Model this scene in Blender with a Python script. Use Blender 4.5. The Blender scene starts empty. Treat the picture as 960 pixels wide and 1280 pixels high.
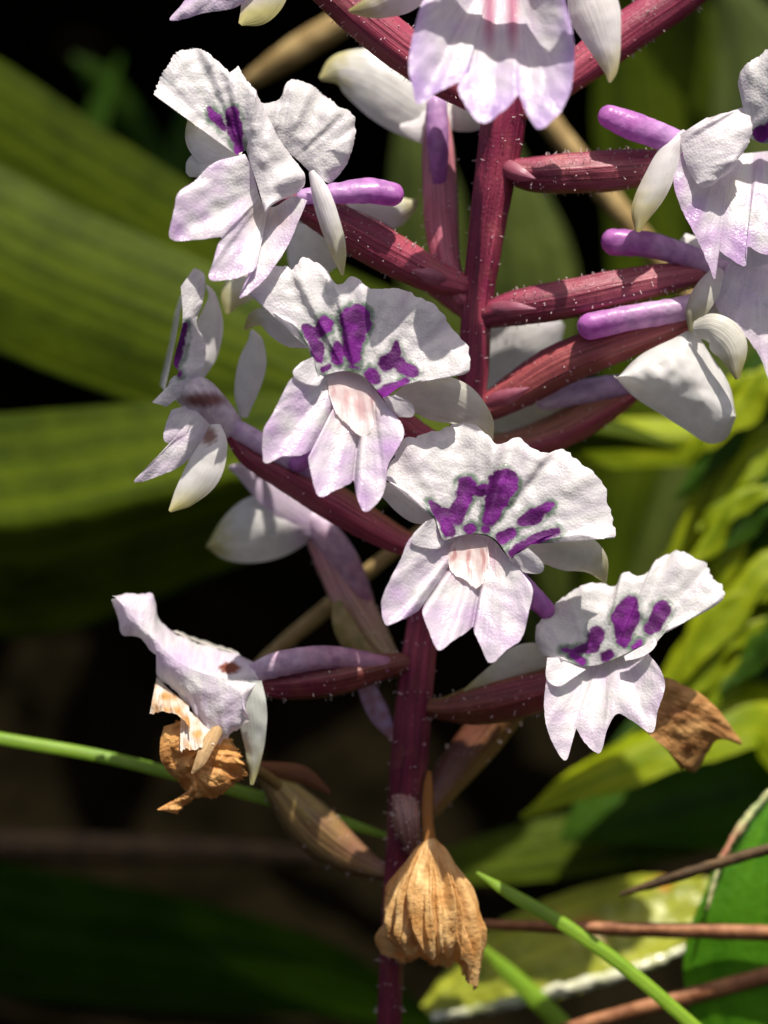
import bpy, math, random
from math import sin, cos, tan, pi, radians, sqrt, exp
from mathutils import Vector, Matrix, noise as mn

random.seed(7)
sc = bpy.context.scene
COL = sc.collection

# ------------------------------------------------------------------ camera, sky, sun, exposure
PITCH = radians(5.0)
CAM = Vector((0.0, -2.6, 1.25))
FPX = 2640.0                      # focal length in photograph pixels (frame 960 x 1280)
FWD = Vector((0, cos(PITCH), -sin(PITCH)))
UP = Vector((0, sin(PITCH), cos(PITCH)))
cam_d = bpy.data.cameras.new('camera')
cam = bpy.data.objects.new('camera', cam_d); COL.objects.link(cam)
cam.location = CAM; cam.rotation_euler = (pi / 2 - PITCH, 0, 0)
cam_d.sensor_fit = 'VERTICAL'; cam_d.sensor_height = 36.0
cam_d.lens = FPX / 1280 * 36.0
cam_d.clip_start = 0.05; cam_d.clip_end = 400
cam_d.dof.use_dof = True
cam_d.dof.focus_distance = 2.50
cam_d.dof.aperture_fstop = cam_d.lens / 1000 / 0.088
sc.camera = cam

SUN_TO = Vector((0.17, -0.34, 0.925)).normalized()
world = bpy.data.worlds.new('World'); sc.world = world; world.use_nodes = True
nt = world.node_tree
bg = nt.nodes['Background']
sky = nt.nodes.new('ShaderNodeTexSky'); sky.sky_type = 'NISHITA'; sky.sun_disc = False
sky.air_density = 0.7; sky.dust_density = 4.0; sky.ozone_density = 0.2
sky.sun_elevation = math.asin(SUN_TO.z); sky.sun_rotation = math.atan2(SUN_TO.x, SUN_TO.y)
nt.links.new(sky.outputs[0], bg.inputs[0]); bg.inputs[1].default_value = 0.088
sl = bpy.data.lights.new('sun', 'SUN'); sl.energy = 5.0; sl.angle = radians(0.5); sl.color = (1.0, 0.94, 0.84)
so = bpy.data.objects.new('sun', sl); COL.objects.link(so)
so.rotation_euler = SUN_TO.to_track_quat('Z', 'Y').to_euler(); so.location = (0, 0, 6)
vs = sc.view_settings
vs.view_transform = 'Standard'; vs.look = 'None'; vs.gamma = 1.0; vs.exposure = 0.50; vs.use_curve_mapping = False
sc.cycles.max_bounces = 8; sc.cycles.transparent_max_bounces = 8

# ------------------------------------------------------------------ helpers
def W(x, y, d):
    """a point of the vertical plane standing d millimetres behind the stem"""
    r = FWD + Vector((1, 0, 0)) * ((x - 480) / FPX) + UP * ((640 - y) / FPX)
    t = (d * 0.001 - CAM.y) / r.y
    return CAM + r * t

def cr(pts, t):
    """Catmull-Rom through pts (tuples of any length), t in 0..1 by index"""
    n = len(pts) - 1
    f = min(max(t, 0), 1) * n
    i = min(int(f), n - 1); s = f - i
    p1, p2 = pts[i], pts[i + 1]
    p0 = pts[i - 1] if i > 0 else tuple(2 * a - b for a, b in zip(p1, p2))
    p3 = pts[i + 2] if i + 2 <= n else tuple(2 * b - a for a, b in zip(p1, p2))
    s2, s3 = s * s, s * s * s
    return tuple(0.5 * (2 * b + (c - a) * s + (2 * a - 5 * b + 4 * c - e) * s2 + (3 * b - a - 3 * c + e) * s3)
                 for a, b, c, e in zip(p0, p1, p2, p3))

def chord(pts, n):
    """resample a polyline spline evenly by length to n points"""
    M = max(80, n * 3)
    s = [cr(pts, i / M) for i in range(M + 1)]
    L = [0.0]
    for a, b in zip(s, s[1:]):
        L.append(L[-1] + max(1e-6, sqrt(sum((p - q) ** 2 for p, q in zip(a[:3], b[:3])))))
    out = []; j = 0
    for i in range(n):
        g = L[-1] * i / (n - 1)
        while j < M - 1 and L[j + 1] < g: j += 1
        k = (g - L[j]) / (L[j + 1] - L[j]) if j < M else 0
        out.append(tuple(p + (q - p) * k for p, q in zip(s[j], s[j + 1])))
    return out

def mix(a, b, t):
    t = min(max(t, 0), 1)
    return tuple(p + (q - p) * t for p, q in zip(a, b))

def ss(a, b, x):
    t = min(max((x - a) / (b - a), 0), 1)
    return t * t * (3 - 2 * t)

def nz(x, y, z=0.0):
    return mn.noise(Vector((x, y, z)))

def set_props(o, label=None, cat=None, group=None, kind=None):
    if label: o['label'] = label
    if cat: o['category'] = cat
    if group: o['group'] = group
    if kind: o['kind'] = kind
    return o

def empty(name, loc=(0, 0, 0), parent=None, label=None, cat=None, group=None):
    o = bpy.data.objects.new(name, None); COL.objects.link(o)
    o.empty_display_size = 0.05
    if parent:
        o.parent = parent
        o.matrix_parent_inverse = Matrix.Translation(-WL[parent.name])
    o.location = loc
    WL[o.name] = Vector(loc)
    return set_props(o, label, cat, group)
WL = {}

def mesh_obj(name, verts, faces, mat, parent=None, tints=None, sds=None, uvs=None, smooth=True):
    me = bpy.data.meshes.new(name)
    me.from_pydata(verts, [], faces)
    if smooth: me.polygons.foreach_set('use_smooth', [True] * len(me.polygons))
    if tints:
        a = me.attributes.new('tint', 'FLOAT_COLOR', 'POINT')
        a.data.foreach_set('color', [c for t in tints for c in (t[0], t[1], t[2], 1.0)])
    if sds:
        a = me.attributes.new('sd', 'FLOAT', 'POINT'); a.data.foreach_set('value', sds)
    if uvs:
        a = me.attributes.new('st', 'FLOAT_VECTOR', 'POINT')
        a.data.foreach_set('vector', [c for t in uvs for c in (t[0], t[1], 0.0)])
    me.materials.append(mat)
    me.update()
    o = bpy.data.objects.new(name, me); COL.objects.link(o)
    if parent:
        o.parent = parent
        o.matrix_parent_inverse = Matrix.Translation(-WL[parent.name])
    WL[o.name] = Vector((0, 0, 0))
    return o

def grid_faces(nu, nv):
    return [(i * nv + j, (i + 1) * nv + j, (i + 1) * nv + j + 1, i * nv + j + 1)
            for i in range(nu - 1) for j in range(nv - 1)]

# ------------------------------------------------------------------ materials
def new_mat(name):
    m = bpy.data.materials.new(name); m.use_nodes = True
    t = m.node_tree; t.nodes.clear()
    return m, t, t.nodes, t.links

def node(t, typ, **kw):
    n = t.nodes.new(typ)
    for k, v in kw.items(): setattr(n, k, v)
    return n

def math_n(t, op, a, b=None, clamp=False):
    n = node(t, 'ShaderNodeMath', operation=op, use_clamp=clamp)
    for i, v in enumerate((a, b)):
        if v is None: continue
        if isinstance(v, (int, float)): n.inputs[i].default_value = v
        else: t.links.new(v, n.inputs[i])
    return n.outputs[0]

def mixc(t, fac, a, b):
    n = node(t, 'ShaderNodeMix', data_type='RGBA')
    for i, v in ((0, fac), (6, a), (7, b)):
        if isinstance(v, (int, float)): n.inputs[i].default_value = v
        elif isinstance(v, tuple): n.inputs[i].default_value = (*v, 1)
        else: t.links.new(v, n.inputs[i])
    return n.outputs[2]

def noise_n(t, vec, scale, detail=2.0, rough=0.5):
    n = node(t, 'ShaderNodeTexNoise'); n.inputs['Scale'].default_value = scale
    n.inputs['Detail'].default_value = detail; n.inputs['Roughness'].default_value = rough
    if vec is not None: t.links.new(vec, n.inputs['Vector'])
    return n.outputs['Fac']

def mapr(t, v, a, b, c=0.0, d=1.0):
    n = node(t, 'ShaderNodeMapRange', interpolation_type='SMOOTHSTEP')
    t.links.new(v, n.inputs[0])
    for i, q in enumerate((a, b, c, d)): n.inputs[i + 1].default_value = q
    return n.outputs[0]

def bump_n(t, h, strength, dist):
    b = node(t, 'ShaderNodeBump'); b.inputs['Strength'].default_value = strength; b.inputs['Distance'].default_value = dist
    t.links.new(h, b.inputs['Height']); return b.outputs[0]

def finish(t, col, rough=0.45, spec=0.5, normal=None, transl=0.0, tcol=None, sheen=0.0):
    p = node(t, 'ShaderNodeBsdfPrincipled')
    if isinstance(col, tuple): p.inputs['Base Color'].default_value = (*col, 1)
    else: t.links.new(col, p.inputs['Base Color'])
    if isinstance(rough, (int, float)): p.inputs['Roughness'].default_value = rough
    else: t.links.new(rough, p.inputs['Roughness'])
    p.inputs['Specular IOR Level'].default_value = spec
    if normal is not None: t.links.new(normal, p.inputs['Normal'])
    out = node(t, 'ShaderNodeOutputMaterial')
    sh = p.outputs[0]
    if transl > 0:
        tr = node(t, 'ShaderNodeBsdfTranslucent')
        c = tcol if tcol is not None else col
        if isinstance(c, tuple): tr.inputs[0].default_value = (*c, 1)
        else: t.links.new(c, tr.inputs[0])
        if normal is not None: t.links.new(normal, tr.inputs[1])
        mx = node(t, 'ShaderNodeMixShader'); mx.inputs[0].default_value = transl
        t.links.new(sh, mx.inputs[1]); t.links.new(tr.outputs[0], mx.inputs[2]); sh = mx.outputs[0]
    t.links.new(sh, out.inputs[0])

def petal_material():
    m, t, N, L = new_mat('petal')
    obj = node(t, 'ShaderNodeTexCoord').outputs['Object']
    tint = node(t, 'ShaderNodeAttribute', attribute_name='tint').outputs['Color']
    sd = node(t, 'ShaderNodeAttribute', attribute_name='sd').outputs['Fac']
    st = node(t, 'ShaderNodeAttribute', attribute_name='st').outputs['Vector']
    n1 = noise_n(t, obj, 160, 2)
    n2 = noise_n(t, obj, 45, 2)
    sdn = math_n(t, 'ADD', sd, math_n(t, 'MULTIPLY', math_n(t, 'SUBTRACT', n1, 0.5), 4.5))
    n4 = noise_n(t, obj, 75, 2)
    sdn = math_n(t, 'ADD', sdn, math_n(t, 'MULTIPLY', math_n(t, 'SUBTRACT', n4, 0.5), 9.0))
    pur = mapr(t, sdn, -1.6, 2.2, 1.0, 0.0)
    halo = math_n(t, 'MULTIPLY', mapr(t, sdn, 2.0, 8.5, 1.0, 0.0), mapr(t, n2, 0.38, 0.58, 0.30, 1.0))
    mott = mixc(t, mapr(t, n2, 0.3, 0.7), (0.93, 0.93, 0.94), (1.0, 1.0, 1.0))
    mul = node(t, 'ShaderNodeMix', data_type='RGBA', blend_type='MULTIPLY'); mul.inputs[0].default_value = 1.0
    L.new(tint, mul.inputs[6]); L.new(mott, mul.inputs[7])
    sv = node(t, 'ShaderNodeSeparateXYZ'); L.new(st, sv.inputs[0])
    cv = node(t, 'ShaderNodeCombineXYZ')
    L.new(math_n(t, 'MULTIPLY', sv.outputs[0], 30.0), cv.inputs[0]); L.new(math_n(t, 'MULTIPLY', sv.outputs[1], 2.0), cv.inputs[1])
    veins = mapr(t, noise_n(t, cv.outputs[0], 1.0, 3, 0.6), 0.30, 0.62)
    m2 = node(t, 'ShaderNodeMix', data_type='RGBA', blend_type='MULTIPLY'); m2.inputs[0].default_value = 1.0
    L.new(mul.outputs[2], m2.inputs[6]); L.new(mixc(t, veins, (0.86, 0.82, 0.89), (1.0, 1.0, 1.0)), m2.inputs[7])
    c = mixc(t, halo, m2.outputs[2], (0.19, 0.26, 0.20))
    pc = mixc(t, mapr(t, n2, 0.35, 0.7), (0.095, 0.004, 0.115), (0.24, 0.016, 0.30))
    c = mixc(t, pur, c, pc)
    # crystalline cells, veins running from the base of the petal to its rim
    sx = node(t, 'ShaderNodeSeparateXYZ'); L.new(st, sx.inputs[0])
    cx = node(t, 'ShaderNodeCombineXYZ')
    L.new(math_n(t, 'MULTIPLY', sx.outputs[0], 13.0), cx.inputs[0]); L.new(math_n(t, 'MULTIPLY', sx.outputs[1], 2.2), cx.inputs[1])
    vein = noise_n(t, cx.outputs[0], 1.0, 2)
    vor = node(t, 'ShaderNodeTexVoronoi'); vor.inputs['Scale'].default_value = 330; L.new(obj, vor.inputs['Vector'])
    h = math_n(t, 'ADD', math_n(t, 'MULTIPLY', vein, 0.15), math_n(t, 'ADD', math_n(t, 'MULTIPLY', vor.outputs['Distance'], -0.95), math_n(t, 'MULTIPLY', noise_n(t, obj, 90, 3), 0.9)))
    nrm = bump_n(t, h, 0.27, 0.0019)
    rg = mapr(t, pur, 0.0, 1.0, 0.30, 0.62)
    finish(t, c, rg, 0.42, nrm, 0.42, c)
    return m

def smooth_petal_material():
    m, t, N, L = new_mat('waxy_sepal')
    obj = node(t, 'ShaderNodeTexCoord').outputs['Object']
    tint = node(t, 'ShaderNodeAttribute', attribute_name='tint').outputs['Color']
    st = node(t, 'ShaderNodeAttribute', attribute_name='st').outputs['Vector']
    sx = node(t, 'ShaderNodeSeparateXYZ'); L.new(st, sx.inputs[0])
    cx = node(t, 'ShaderNodeCombineXYZ')
    L.new(math_n(t, 'MULTIPLY', sx.outputs[0], 14.0), cx.inputs[0]); L.new(math_n(t, 'MULTIPLY', sx.outputs[1], 1.6), cx.inputs[1])
    vein = noise_n(t, cx.outputs[0], 1.0, 2)
    n2 = noise_n(t, obj, 60, 3)
    spk = mapr(t, noise_n(t, obj, 210, 1), 0.70, 0.76, 0.0, 0.5)
    mul = node(t, 'ShaderNodeMix', data_type='RGBA', blend_type='MULTIPLY'); mul.inputs[0].default_value = 1.0
    L.new(tint, mul.inputs[6]); L.new(mixc(t, mapr(t, n2, 0.3, 0.7), (0.90, 0.90, 0.89), (1, 1, 1)), mul.inputs[7])
    c = mixc(t, math_n(t, 'MULTIPLY', spk, 0.5), mul.outputs[2], (0.45, 0.34, 0.2))
    h = math_n(t, 'ADD', math_n(t, 'MULTIPLY', vein, 1.6), math_n(t, 'MULTIPLY', n2, 0.8))
    finish(t, c, 0.30, 0.5, bump_n(t, h, 0.3, 0.0018), 0.42, c)
    return m

def stem_material():
    m, t, N, L = new_mat('maroon_stem')
    obj = node(t, 'ShaderNodeTexCoord').outputs['Object']
    tint = node(t, 'ShaderNodeAttribute', attribute_name='tint').outputs['Color']
    st = node(t, 'ShaderNodeAttribute', attribute_name='st').outputs['Vector']
    sx = node(t, 'ShaderNodeSeparateXYZ'); L.new(st, sx.inputs[0])
    cx = node(t, 'ShaderNodeCombineXYZ')
    L.new(math_n(t, 'MULTIPLY', sx.outputs[0], 22.0), cx.inputs[0]); L.new(math_n(t, 'MULTIPLY', sx.outputs[1], 0.006), cx.inputs[1])
    streak = noise_n(t, cx.outputs[0], 1.0, 3, 0.6)
    n2 = noise_n(t, obj, 35, 3); n3 = noise_n(t, obj, 240, 2)
    mul = node(t, 'ShaderNodeMix', data_type='RGBA', blend_type='MULTIPLY'); mul.inputs[0].default_value = 1.0
    L.new(tint, mul.inputs[6])
    L.new(mixc(t, mapr(t, streak, 0.32, 0.68), (0.62, 0.50, 0.55), (1.30, 1.25, 1.2)), mul.inputs[7])
    c = mixc(t, mapr(t, n2, 0.50, 0.80, 0.0, 0.22), mul.outputs[2], (0.40, 0.15, 0.08))
    c = mixc(t, mapr(t, n3, 0.66, 0.74, 0.0, 0.35), c, (0.5, 0.33, 0.33))
    h = math_n(t, 'ADD', math_n(t, 'MULTIPLY', streak, 2.5), math_n(t, 'MULTIPLY', n3, 0.7))
    finish(t, c, 0.42, 0.45, bump_n(t, h, 0.4, 0.0026), 0.0)
    return m

def spur_material():
    m, t, N, L = new_mat('waxy_spur')
    obj = node(t, 'ShaderNodeTexCoord').outputs['Object']
    tint = node(t, 'ShaderNodeAttribute', attribute_name='tint').outputs['Color']
    n2 = noise_n(t, obj, 70, 4)
    mul = node(t, 'ShaderNodeMix', data_type='RGBA', blend_type='MULTIPLY'); mul.inputs[0].default_value = 1.0
    L.new(tint, mul.inputs[6]); L.new(mixc(t, mapr(t, n2, 0.3, 0.7), (0.74, 0.66, 0.76), (1.1, 1.1, 1.08)), mul.inputs[7])
    p_n = bump_n(t, noise_n(t, obj, 170, 3), 0.35, 0.002)
    finish(t, mul.outputs[2], 0.34, 0.5, p_n, 0.42, mul.outputs[2])
    return m

def withered_material():
    m, t, N, L = new_mat('withered_petal')
    obj = node(t, 'ShaderNodeTexCoord').outputs['Object']
    tint = node(t, 'ShaderNodeAttribute', attribute_name='tint').outputs['Color']
    st = node(t, 'ShaderNodeAttribute', attribute_name='st').outputs['Vector']
    sx = node(t, 'ShaderNodeSeparateXYZ'); L.new(st, sx.inputs[0])
    cx = node(t, 'ShaderNodeCombineXYZ')
    L.new(math_n(t, 'MULTIPLY', sx.outputs[0], 18.0), cx.inputs[0]); L.new(math_n(t, 'MULTIPLY', sx.outputs[1], 3.0), cx.inputs[1])
    streak = noise_n(t, cx.outputs[0], 1.0, 3, 0.6)
    n2 = noise_n(t, obj, 40, 4, 0.6); n3 = noise_n(t, obj, 180, 2)
    mul = node(t, 'ShaderNodeMix', data_type='RGBA', blend_type='MULTIPLY'); mul.inputs[0].default_value = 1.0
    L.new(tint, mul.inputs[6]); L.new(mixc(t, mapr(t, streak, 0.3, 0.7), (0.80, 0.70, 0.58), (1.12, 1.12, 1.08)), mul.inputs[7])
    c = mixc(t, mapr(t, n2, 0.56, 0.76, 0.0, 0.30), mul.outputs[2], (0.36, 0.15, 0.05))
    h = math_n(t, 'ADD', math_n(t, 'MULTIPLY', streak, 1.6), math_n(t, 'ADD', math_n(t, 'MULTIPLY', n2, 2.4), math_n(t, 'MULTIPLY', n3, 0.6)))
    finish(t, c, 0.5, 0.35, bump_n(t, h, 0.6, 0.0034), 0.34, c)
    return m

def leaf_material(name, dark, light, transl=0.25, veins=16.0, rough=0.42, spot=None, spec=0.45):
    m, t, N, L = new_mat(name)
    obj = node(t, 'ShaderNodeTexCoord').outputs['Object']
    st = node(t, 'ShaderNodeAttribute', attribute_name='st').outputs['Vector']
    sx = node(t, 'ShaderNodeSeparateXYZ'); L.new(st, sx.inputs[0])
    cx = node(t, 'ShaderNodeCombineXYZ')
    L.new(math_n(t, 'MULTIPLY', sx.outputs[0], veins), cx.inputs[0]); L.new(math_n(t, 'MULTIPLY', sx.outputs[1], 0.8), cx.inputs[1])
    vein = noise_n(t, cx.outputs[0], 1.0, 3, 0.55)
    n2 = noise_n(t, obj, 9, 4, 0.6)
    c = mixc(t, mapr(t, math_n(t, 'ADD', math_n(t, 'MULTIPLY', vein, 0.65), math_n(t, 'MULTIPLY', n2, 0.35)), 0.32, 0.66), dark, light)
    if spot:
        c = mixc(t, mapr(t, noise_n(t, obj, 16, 3), 0.60, 0.72, 0.0, 0.8), c, spot)
    h = math_n(t, 'ADD', math_n(t, 'MULTIPLY', vein, 2.0), noise_n(t, obj, 60, 2))
    finish(t, c, rough, spec, bump_n(t, h, 0.35, 0.006), transl, c)
    return m

def plain_material(name, a, b, scale, rough=0.7, spec=0.3, bump=0.4, dist=0.006, transl=0.0):
    m, t, N, L = new_mat(name)
    obj = node(t, 'ShaderNodeTexCoord').outputs['Object']
    n1 = noise_n(t, obj, scale, 5, 0.6)
    c = mixc(t, mapr(t, n1, 0.3, 0.7), a, b)
    finish(t, c, rough, spec, bump_n(t, noise_n(t, obj, scale * 2.5, 4), bump, dist), transl, c)
    return m

PETAL = petal_material(); SEPAL = smooth_petal_material(); STEM = stem_material(); SPUR = spur_material()
WITHER = withered_material()
HAIR = plain_material('hair', (0.60, 0.42, 0.44), (0.75, 0.64, 0.63), 40, 0.3, 0.6, 0.0)
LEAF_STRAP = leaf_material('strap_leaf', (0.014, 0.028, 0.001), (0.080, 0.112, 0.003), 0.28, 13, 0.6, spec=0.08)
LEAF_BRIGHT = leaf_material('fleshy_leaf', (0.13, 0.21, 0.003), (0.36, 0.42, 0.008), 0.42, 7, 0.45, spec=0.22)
LEAF_SHADED = leaf_material('shaded_green_leaf', (0.012, 0.036, 0.002), (0.04, 0.095, 0.004), 0.25, 8, 0.5, spec=0.15)  # darker green for leaves in shade, the shade put into the colour
LEAF_PALE = leaf_material('pale_leaf', (0.13, 0.16, 0.010), (0.38, 0.40, 0.03), 0.25, 6, 0.4, (0.42, 0.16, 0.02))
GRASS = leaf_material('grass_blade', (0.14, 0.28, 0.015), (0.28, 0.45, 0.03), 0.35, 5, 0.4)
DRY = plain_material('dry_stalk', (0.16, 0.055, 0.022), (0.36, 0.16, 0.07), 30, 0.6)
STRAW = plain_material('straw_stalk', (0.20, 0.13, 0.045), (0.38, 0.27, 0.11), 24, 0.6)
TWIG = plain_material('dark_twig', (0.05, 0.03, 0.015), (0.12, 0.07, 0.03), 30, 0.7)
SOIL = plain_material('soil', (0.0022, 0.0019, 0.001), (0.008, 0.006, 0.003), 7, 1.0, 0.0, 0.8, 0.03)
LEAF_OLIVE = leaf_material('olive_leaf', (0.038, 0.058, 0.006), (0.14, 0.18, 0.03), 0.3, 8, 0.45)
LEAF_BROAD = leaf_material('glossy_leaf', (0.04, 0.16, 0.006), (0.11, 0.31, 0.014), 0.35, 5, 0.25)
GLINT_EDGE = plain_material('leaf_edge_glint', (0.34, 0.36, 0.16), (0.78, 0.76, 0.60), 16, 0.2, 0.6, 0.6, 0.006)  # glints along a leaf edge, put into a pale colour
MARGIN_GLINT = plain_material('glint_margin', (0.45, 0.12, 0.10), (0.42, 0.50, 0.22), 14, 0.15, 0.6, 0.6, 0.006)  # red leaf edge with its pale sparkle put into the colour
SHADE_LEAF = leaf_material('sunshade_leaf', (0.015, 0.05, 0.008), (0.04, 0.10, 0.015), 0.15, 6, 0.4)

# colours of the flower itself
WHITE = (0.86, 0.84, 0.83); LILAC = (0.68, 0.46, 0.76); PALE = (0.78, 0.66, 0.79); CREAM = (0.82, 0.79, 0.70)
YELLOW = (0.56, 0.50, 0.15); OLIVE = (0.30, 0.27, 0.07); PINK = (0.72, 0.50, 0.52); ROSE = (0.52, 0.24, 0.31); RUST = (0.24, 0.07, 0.04)
MAROON = (0.165, 0.012, 0.048); WINE = (0.36, 0.065, 0.105); BROWN = (0.17, 0.055, 0.025); VIOLET = (0.58, 0.19, 0.58)
TAN = (0.62, 0.34, 0.12)

# ------------------------------------------------------------------ plant surfaces
def fan(name, parent, base, rim, bulge=0.0, nu=60, nv=30, ruffle=0.0, freq=7.0, ragged=0.0, crinkle=1.2,
        tint=None, spots=None, mat=None, seed=0.0, byindex=False, power=3.2, kind=None):
    """a thin curved sheet spanning from the polyline base to the polyline rim"""
    if byindex:
        B = [cr(base, i / (nu - 1)) for i in range(nu)]; R = [cr(rim, i / (nu - 1)) for i in range(nu)]
    else:
        B = chord(base, nu); R = chord(rim, nu)
    vs_, ts, sd, uv = [], [], [], []
    for i in range(nu):
        u = i / (nu - 1)
        b, r = B[i], R[i]
        bl = cr([(q,) for q in bulge], u)[0] if isinstance(bulge, (list, tuple)) else bulge
        rag = 1.0 + ragged * (nz(u * 30 + seed, 3.1) + 1.1 * nz(u * 75 + seed, 8.3) + 0.5 * nz(u * 150 + seed, 1.3))
        for j in range(nv):
            v = j / (nv - 1); w = v * (1 + (rag - 1) * v ** 3)
            c = ((b[0] + r[0]) / 2, (b[1] + r[1]) / 2, (b[2] + r[2]) / 2 + bl)
            k0, k1, k2 = (1 - w) ** 2, 2 * w * (1 - w), w * w
            x = k0 * b[0] + k1 * c[0] + k2 * r[0]
            y = k0 * b[1] + k1 * c[1] + k2 * r[1]
            d = k0 * b[2] + k1 * c[2] + k2 * r[2]
            x0, y0 = x, y
            if ruffle:
                ph = freq * 2 * pi * u + 2.2 * nz(u * 4 + seed, 1.7)
                d += ruffle * v ** power * (sin(ph) * (0.65 + 0.6 * nz(u * 6, seed + 4)) + 0.22 * sin(2.3 * ph + 1 + seed))
                y += 0.25 * ruffle * v ** power * sin(ph + 0.9)
            if ruffle > 3: d += 420 * max(0.0, v - 0.88) ** 2
            if crinkle:
                d += crinkle * (nz(x / 15, y / 15, seed) * 1.3 + nz(x / 5, y / 5, seed + 7) * (0.18 if mat is None else 0.3)) * min(1, 4 * v)
            vs_.append(W(x, y, d)); uv.append((u, v))
            ts.append(tint(x0, y0, u, v) if tint else WHITE)
            sd.append(spot_field(spots, x0, y0) if spots else 60.0)
    o = mesh_obj(name, vs_, grid_faces(nu, nv), mat or PETAL, parent, ts, sd, uv)
    if kind: o['kind'] = kind
    return o

def spot_field(spots, x, y):
    m = 60.0
    for s in spots:
        for (ax, ay, ar), (bx, by, br) in zip(s, s[1:]) if len(s) > 1 else ((s[0], s[0]),):
            dx, dy = bx - ax, by - ay; L2 = dx * dx + dy * dy
            t = 0 if L2 < 1e-6 else min(max(((x - ax) * dx + (y - ay) * dy) / L2, 0), 1)
            q = sqrt((x - ax - t * dx) ** 2 + (y - ay - t * dy) ** 2) - (ar + (br - ar) * t)
            m = min(m, q)
    return m

def blade(name, parent, cl, cup=0.25, roll=0.0, nl=40, nw=11, tint=None, mat=None, crinkle=0.8, seed=0.0, wave=0.0, fold=0.0):
    """a leaf or sepal from its midline: points (x, y, d, half width)"""
    C = chord(cl, nl)
    vs_, ts, uv = [], [], []
    for i, c in enumerate(C):
        a = C[max(i - 1, 0)]; b = C[min(i + 1, nl - 1)]
        T = Vector((b[0] - a[0], b[1] - a[1], b[2] - a[2])).normalized()
        side = Vector((-T.y, T.x, 0))
        if side.length < 1e-3: side = Vector((1, 0, 0))
        side.normalize()
        nrm = T.cross(side)
        r = roll if not isinstance(roll, (list, tuple)) else cr([(q,) for q in roll], i / (nl - 1))[0]
        sd = side * cos(r) + nrm * sin(r); nn = -side * sin(r) + nrm * cos(r)
        w = max(c[3], 0.4)
        for j in range(nw):
            s = -1 + 2 * j / (nw - 1)
            p = Vector(c[:3]) + sd * (w * s) + nn * (w * (cup * (s * s) + fold * abs(s)) + wave * abs(s) * sin(i * 0.6 + 3 * s + seed))
            if crinkle: p += nn * crinkle * nz(p.x / 15, p.y / 15, seed)
            vs_.append(W(*p)); uv.append((j / (nw - 1), i / (nl - 1)))
            ts.append(tint(p.x, p.y, j / (nw - 1), i / (nl - 1)) if tint else WHITE)
    return mesh_obj(name, vs_, grid_faces(nl, nw), mat or SEPAL, parent, ts, None, uv)

def tube_frames(cl, n):
    C = chord(cl, n); fr = []
    side = None
    for i, c in enumerate(C):
        a = C[max(i - 1, 0)]; b = C[min(i + 1, n - 1)]
        T = Vector((b[0] - a[0], b[1] - a[1], b[2] - a[2])).normalized()
        if side is None:
            side = T.cross(Vector((0, 0, 1)));
            if side.length < 1e-3: side = Vector((1, 0, 0))
        side = (side - T * side.dot(T)).normalized()
        fr.append((Vector(c[:3]), side, T.cross(side), c[3]))
    return fr

def tube(name, parent, cl, mat, tint=None, n=44, m=20, ridges=0.0, nr=6, bumpy=0.0, seed=0.0, cap=True):
    """a tapering round stalk from (x, y, d, radius) points"""
    fr = tube_frames(cl, n)
    vs_, ts, uv = [], [], []
    fac = []
    rows = []
    if cap: rows += [(fr[0], -0.97, 0.24), (fr[0], -0.85, 0.53), (fr[0], -0.6, 0.8), (fr[0], -0.3, 0.95)]
    rows += [(f, 0, 1) for f in fr]
    if cap: rows += [(fr[-1], 0.3, 0.95), (fr[-1], 0.6, 0.8), (fr[-1], 0.85, 0.53), (fr[-1], 0.97, 0.24)]
    L = 0.0; prev = None
    for k, (f, off, sc_) in enumerate(rows):
        c, s, b, r = f
        T = b.cross(s) * -1
        T = s.cross(b)
        cc = c + T * (-off * r if False else off * r)
        if prev is not None: L += (cc - prev).length
        prev = cc
        for j in range(m):
            a = 2 * pi * j / m
            rr = r * sc_ * (1 + ridges * cos(nr * a + seed)) + bumpy * nz(cc.x / 9 + cos(a) * 2, cc.y / 9 + sin(a) * 2, seed)
            p = cc + (s * cos(a) + b * sin(a)) * rr
            vs_.append(W(*p)); uv.append((abs(1 - 2 * j / m), L))
            ts.append(tint(p.x, p.y, a, k / (len(rows) - 1)) if tint else MAROON)
    R = len(rows)
    for i in range(R - 1):
        for j in range(m):
            j2 = (j + 1) % m
            fac.append((i * m + j, i * m + j2, (i + 1) * m + j2, (i + 1) * m + j))
    fac.append(tuple(range(m - 1, -1, -1))); fac.append(tuple(range((R - 1) * m, R * m)))
    return mesh_obj(name, vs_, fac, mat, parent, ts, None, uv)

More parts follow.
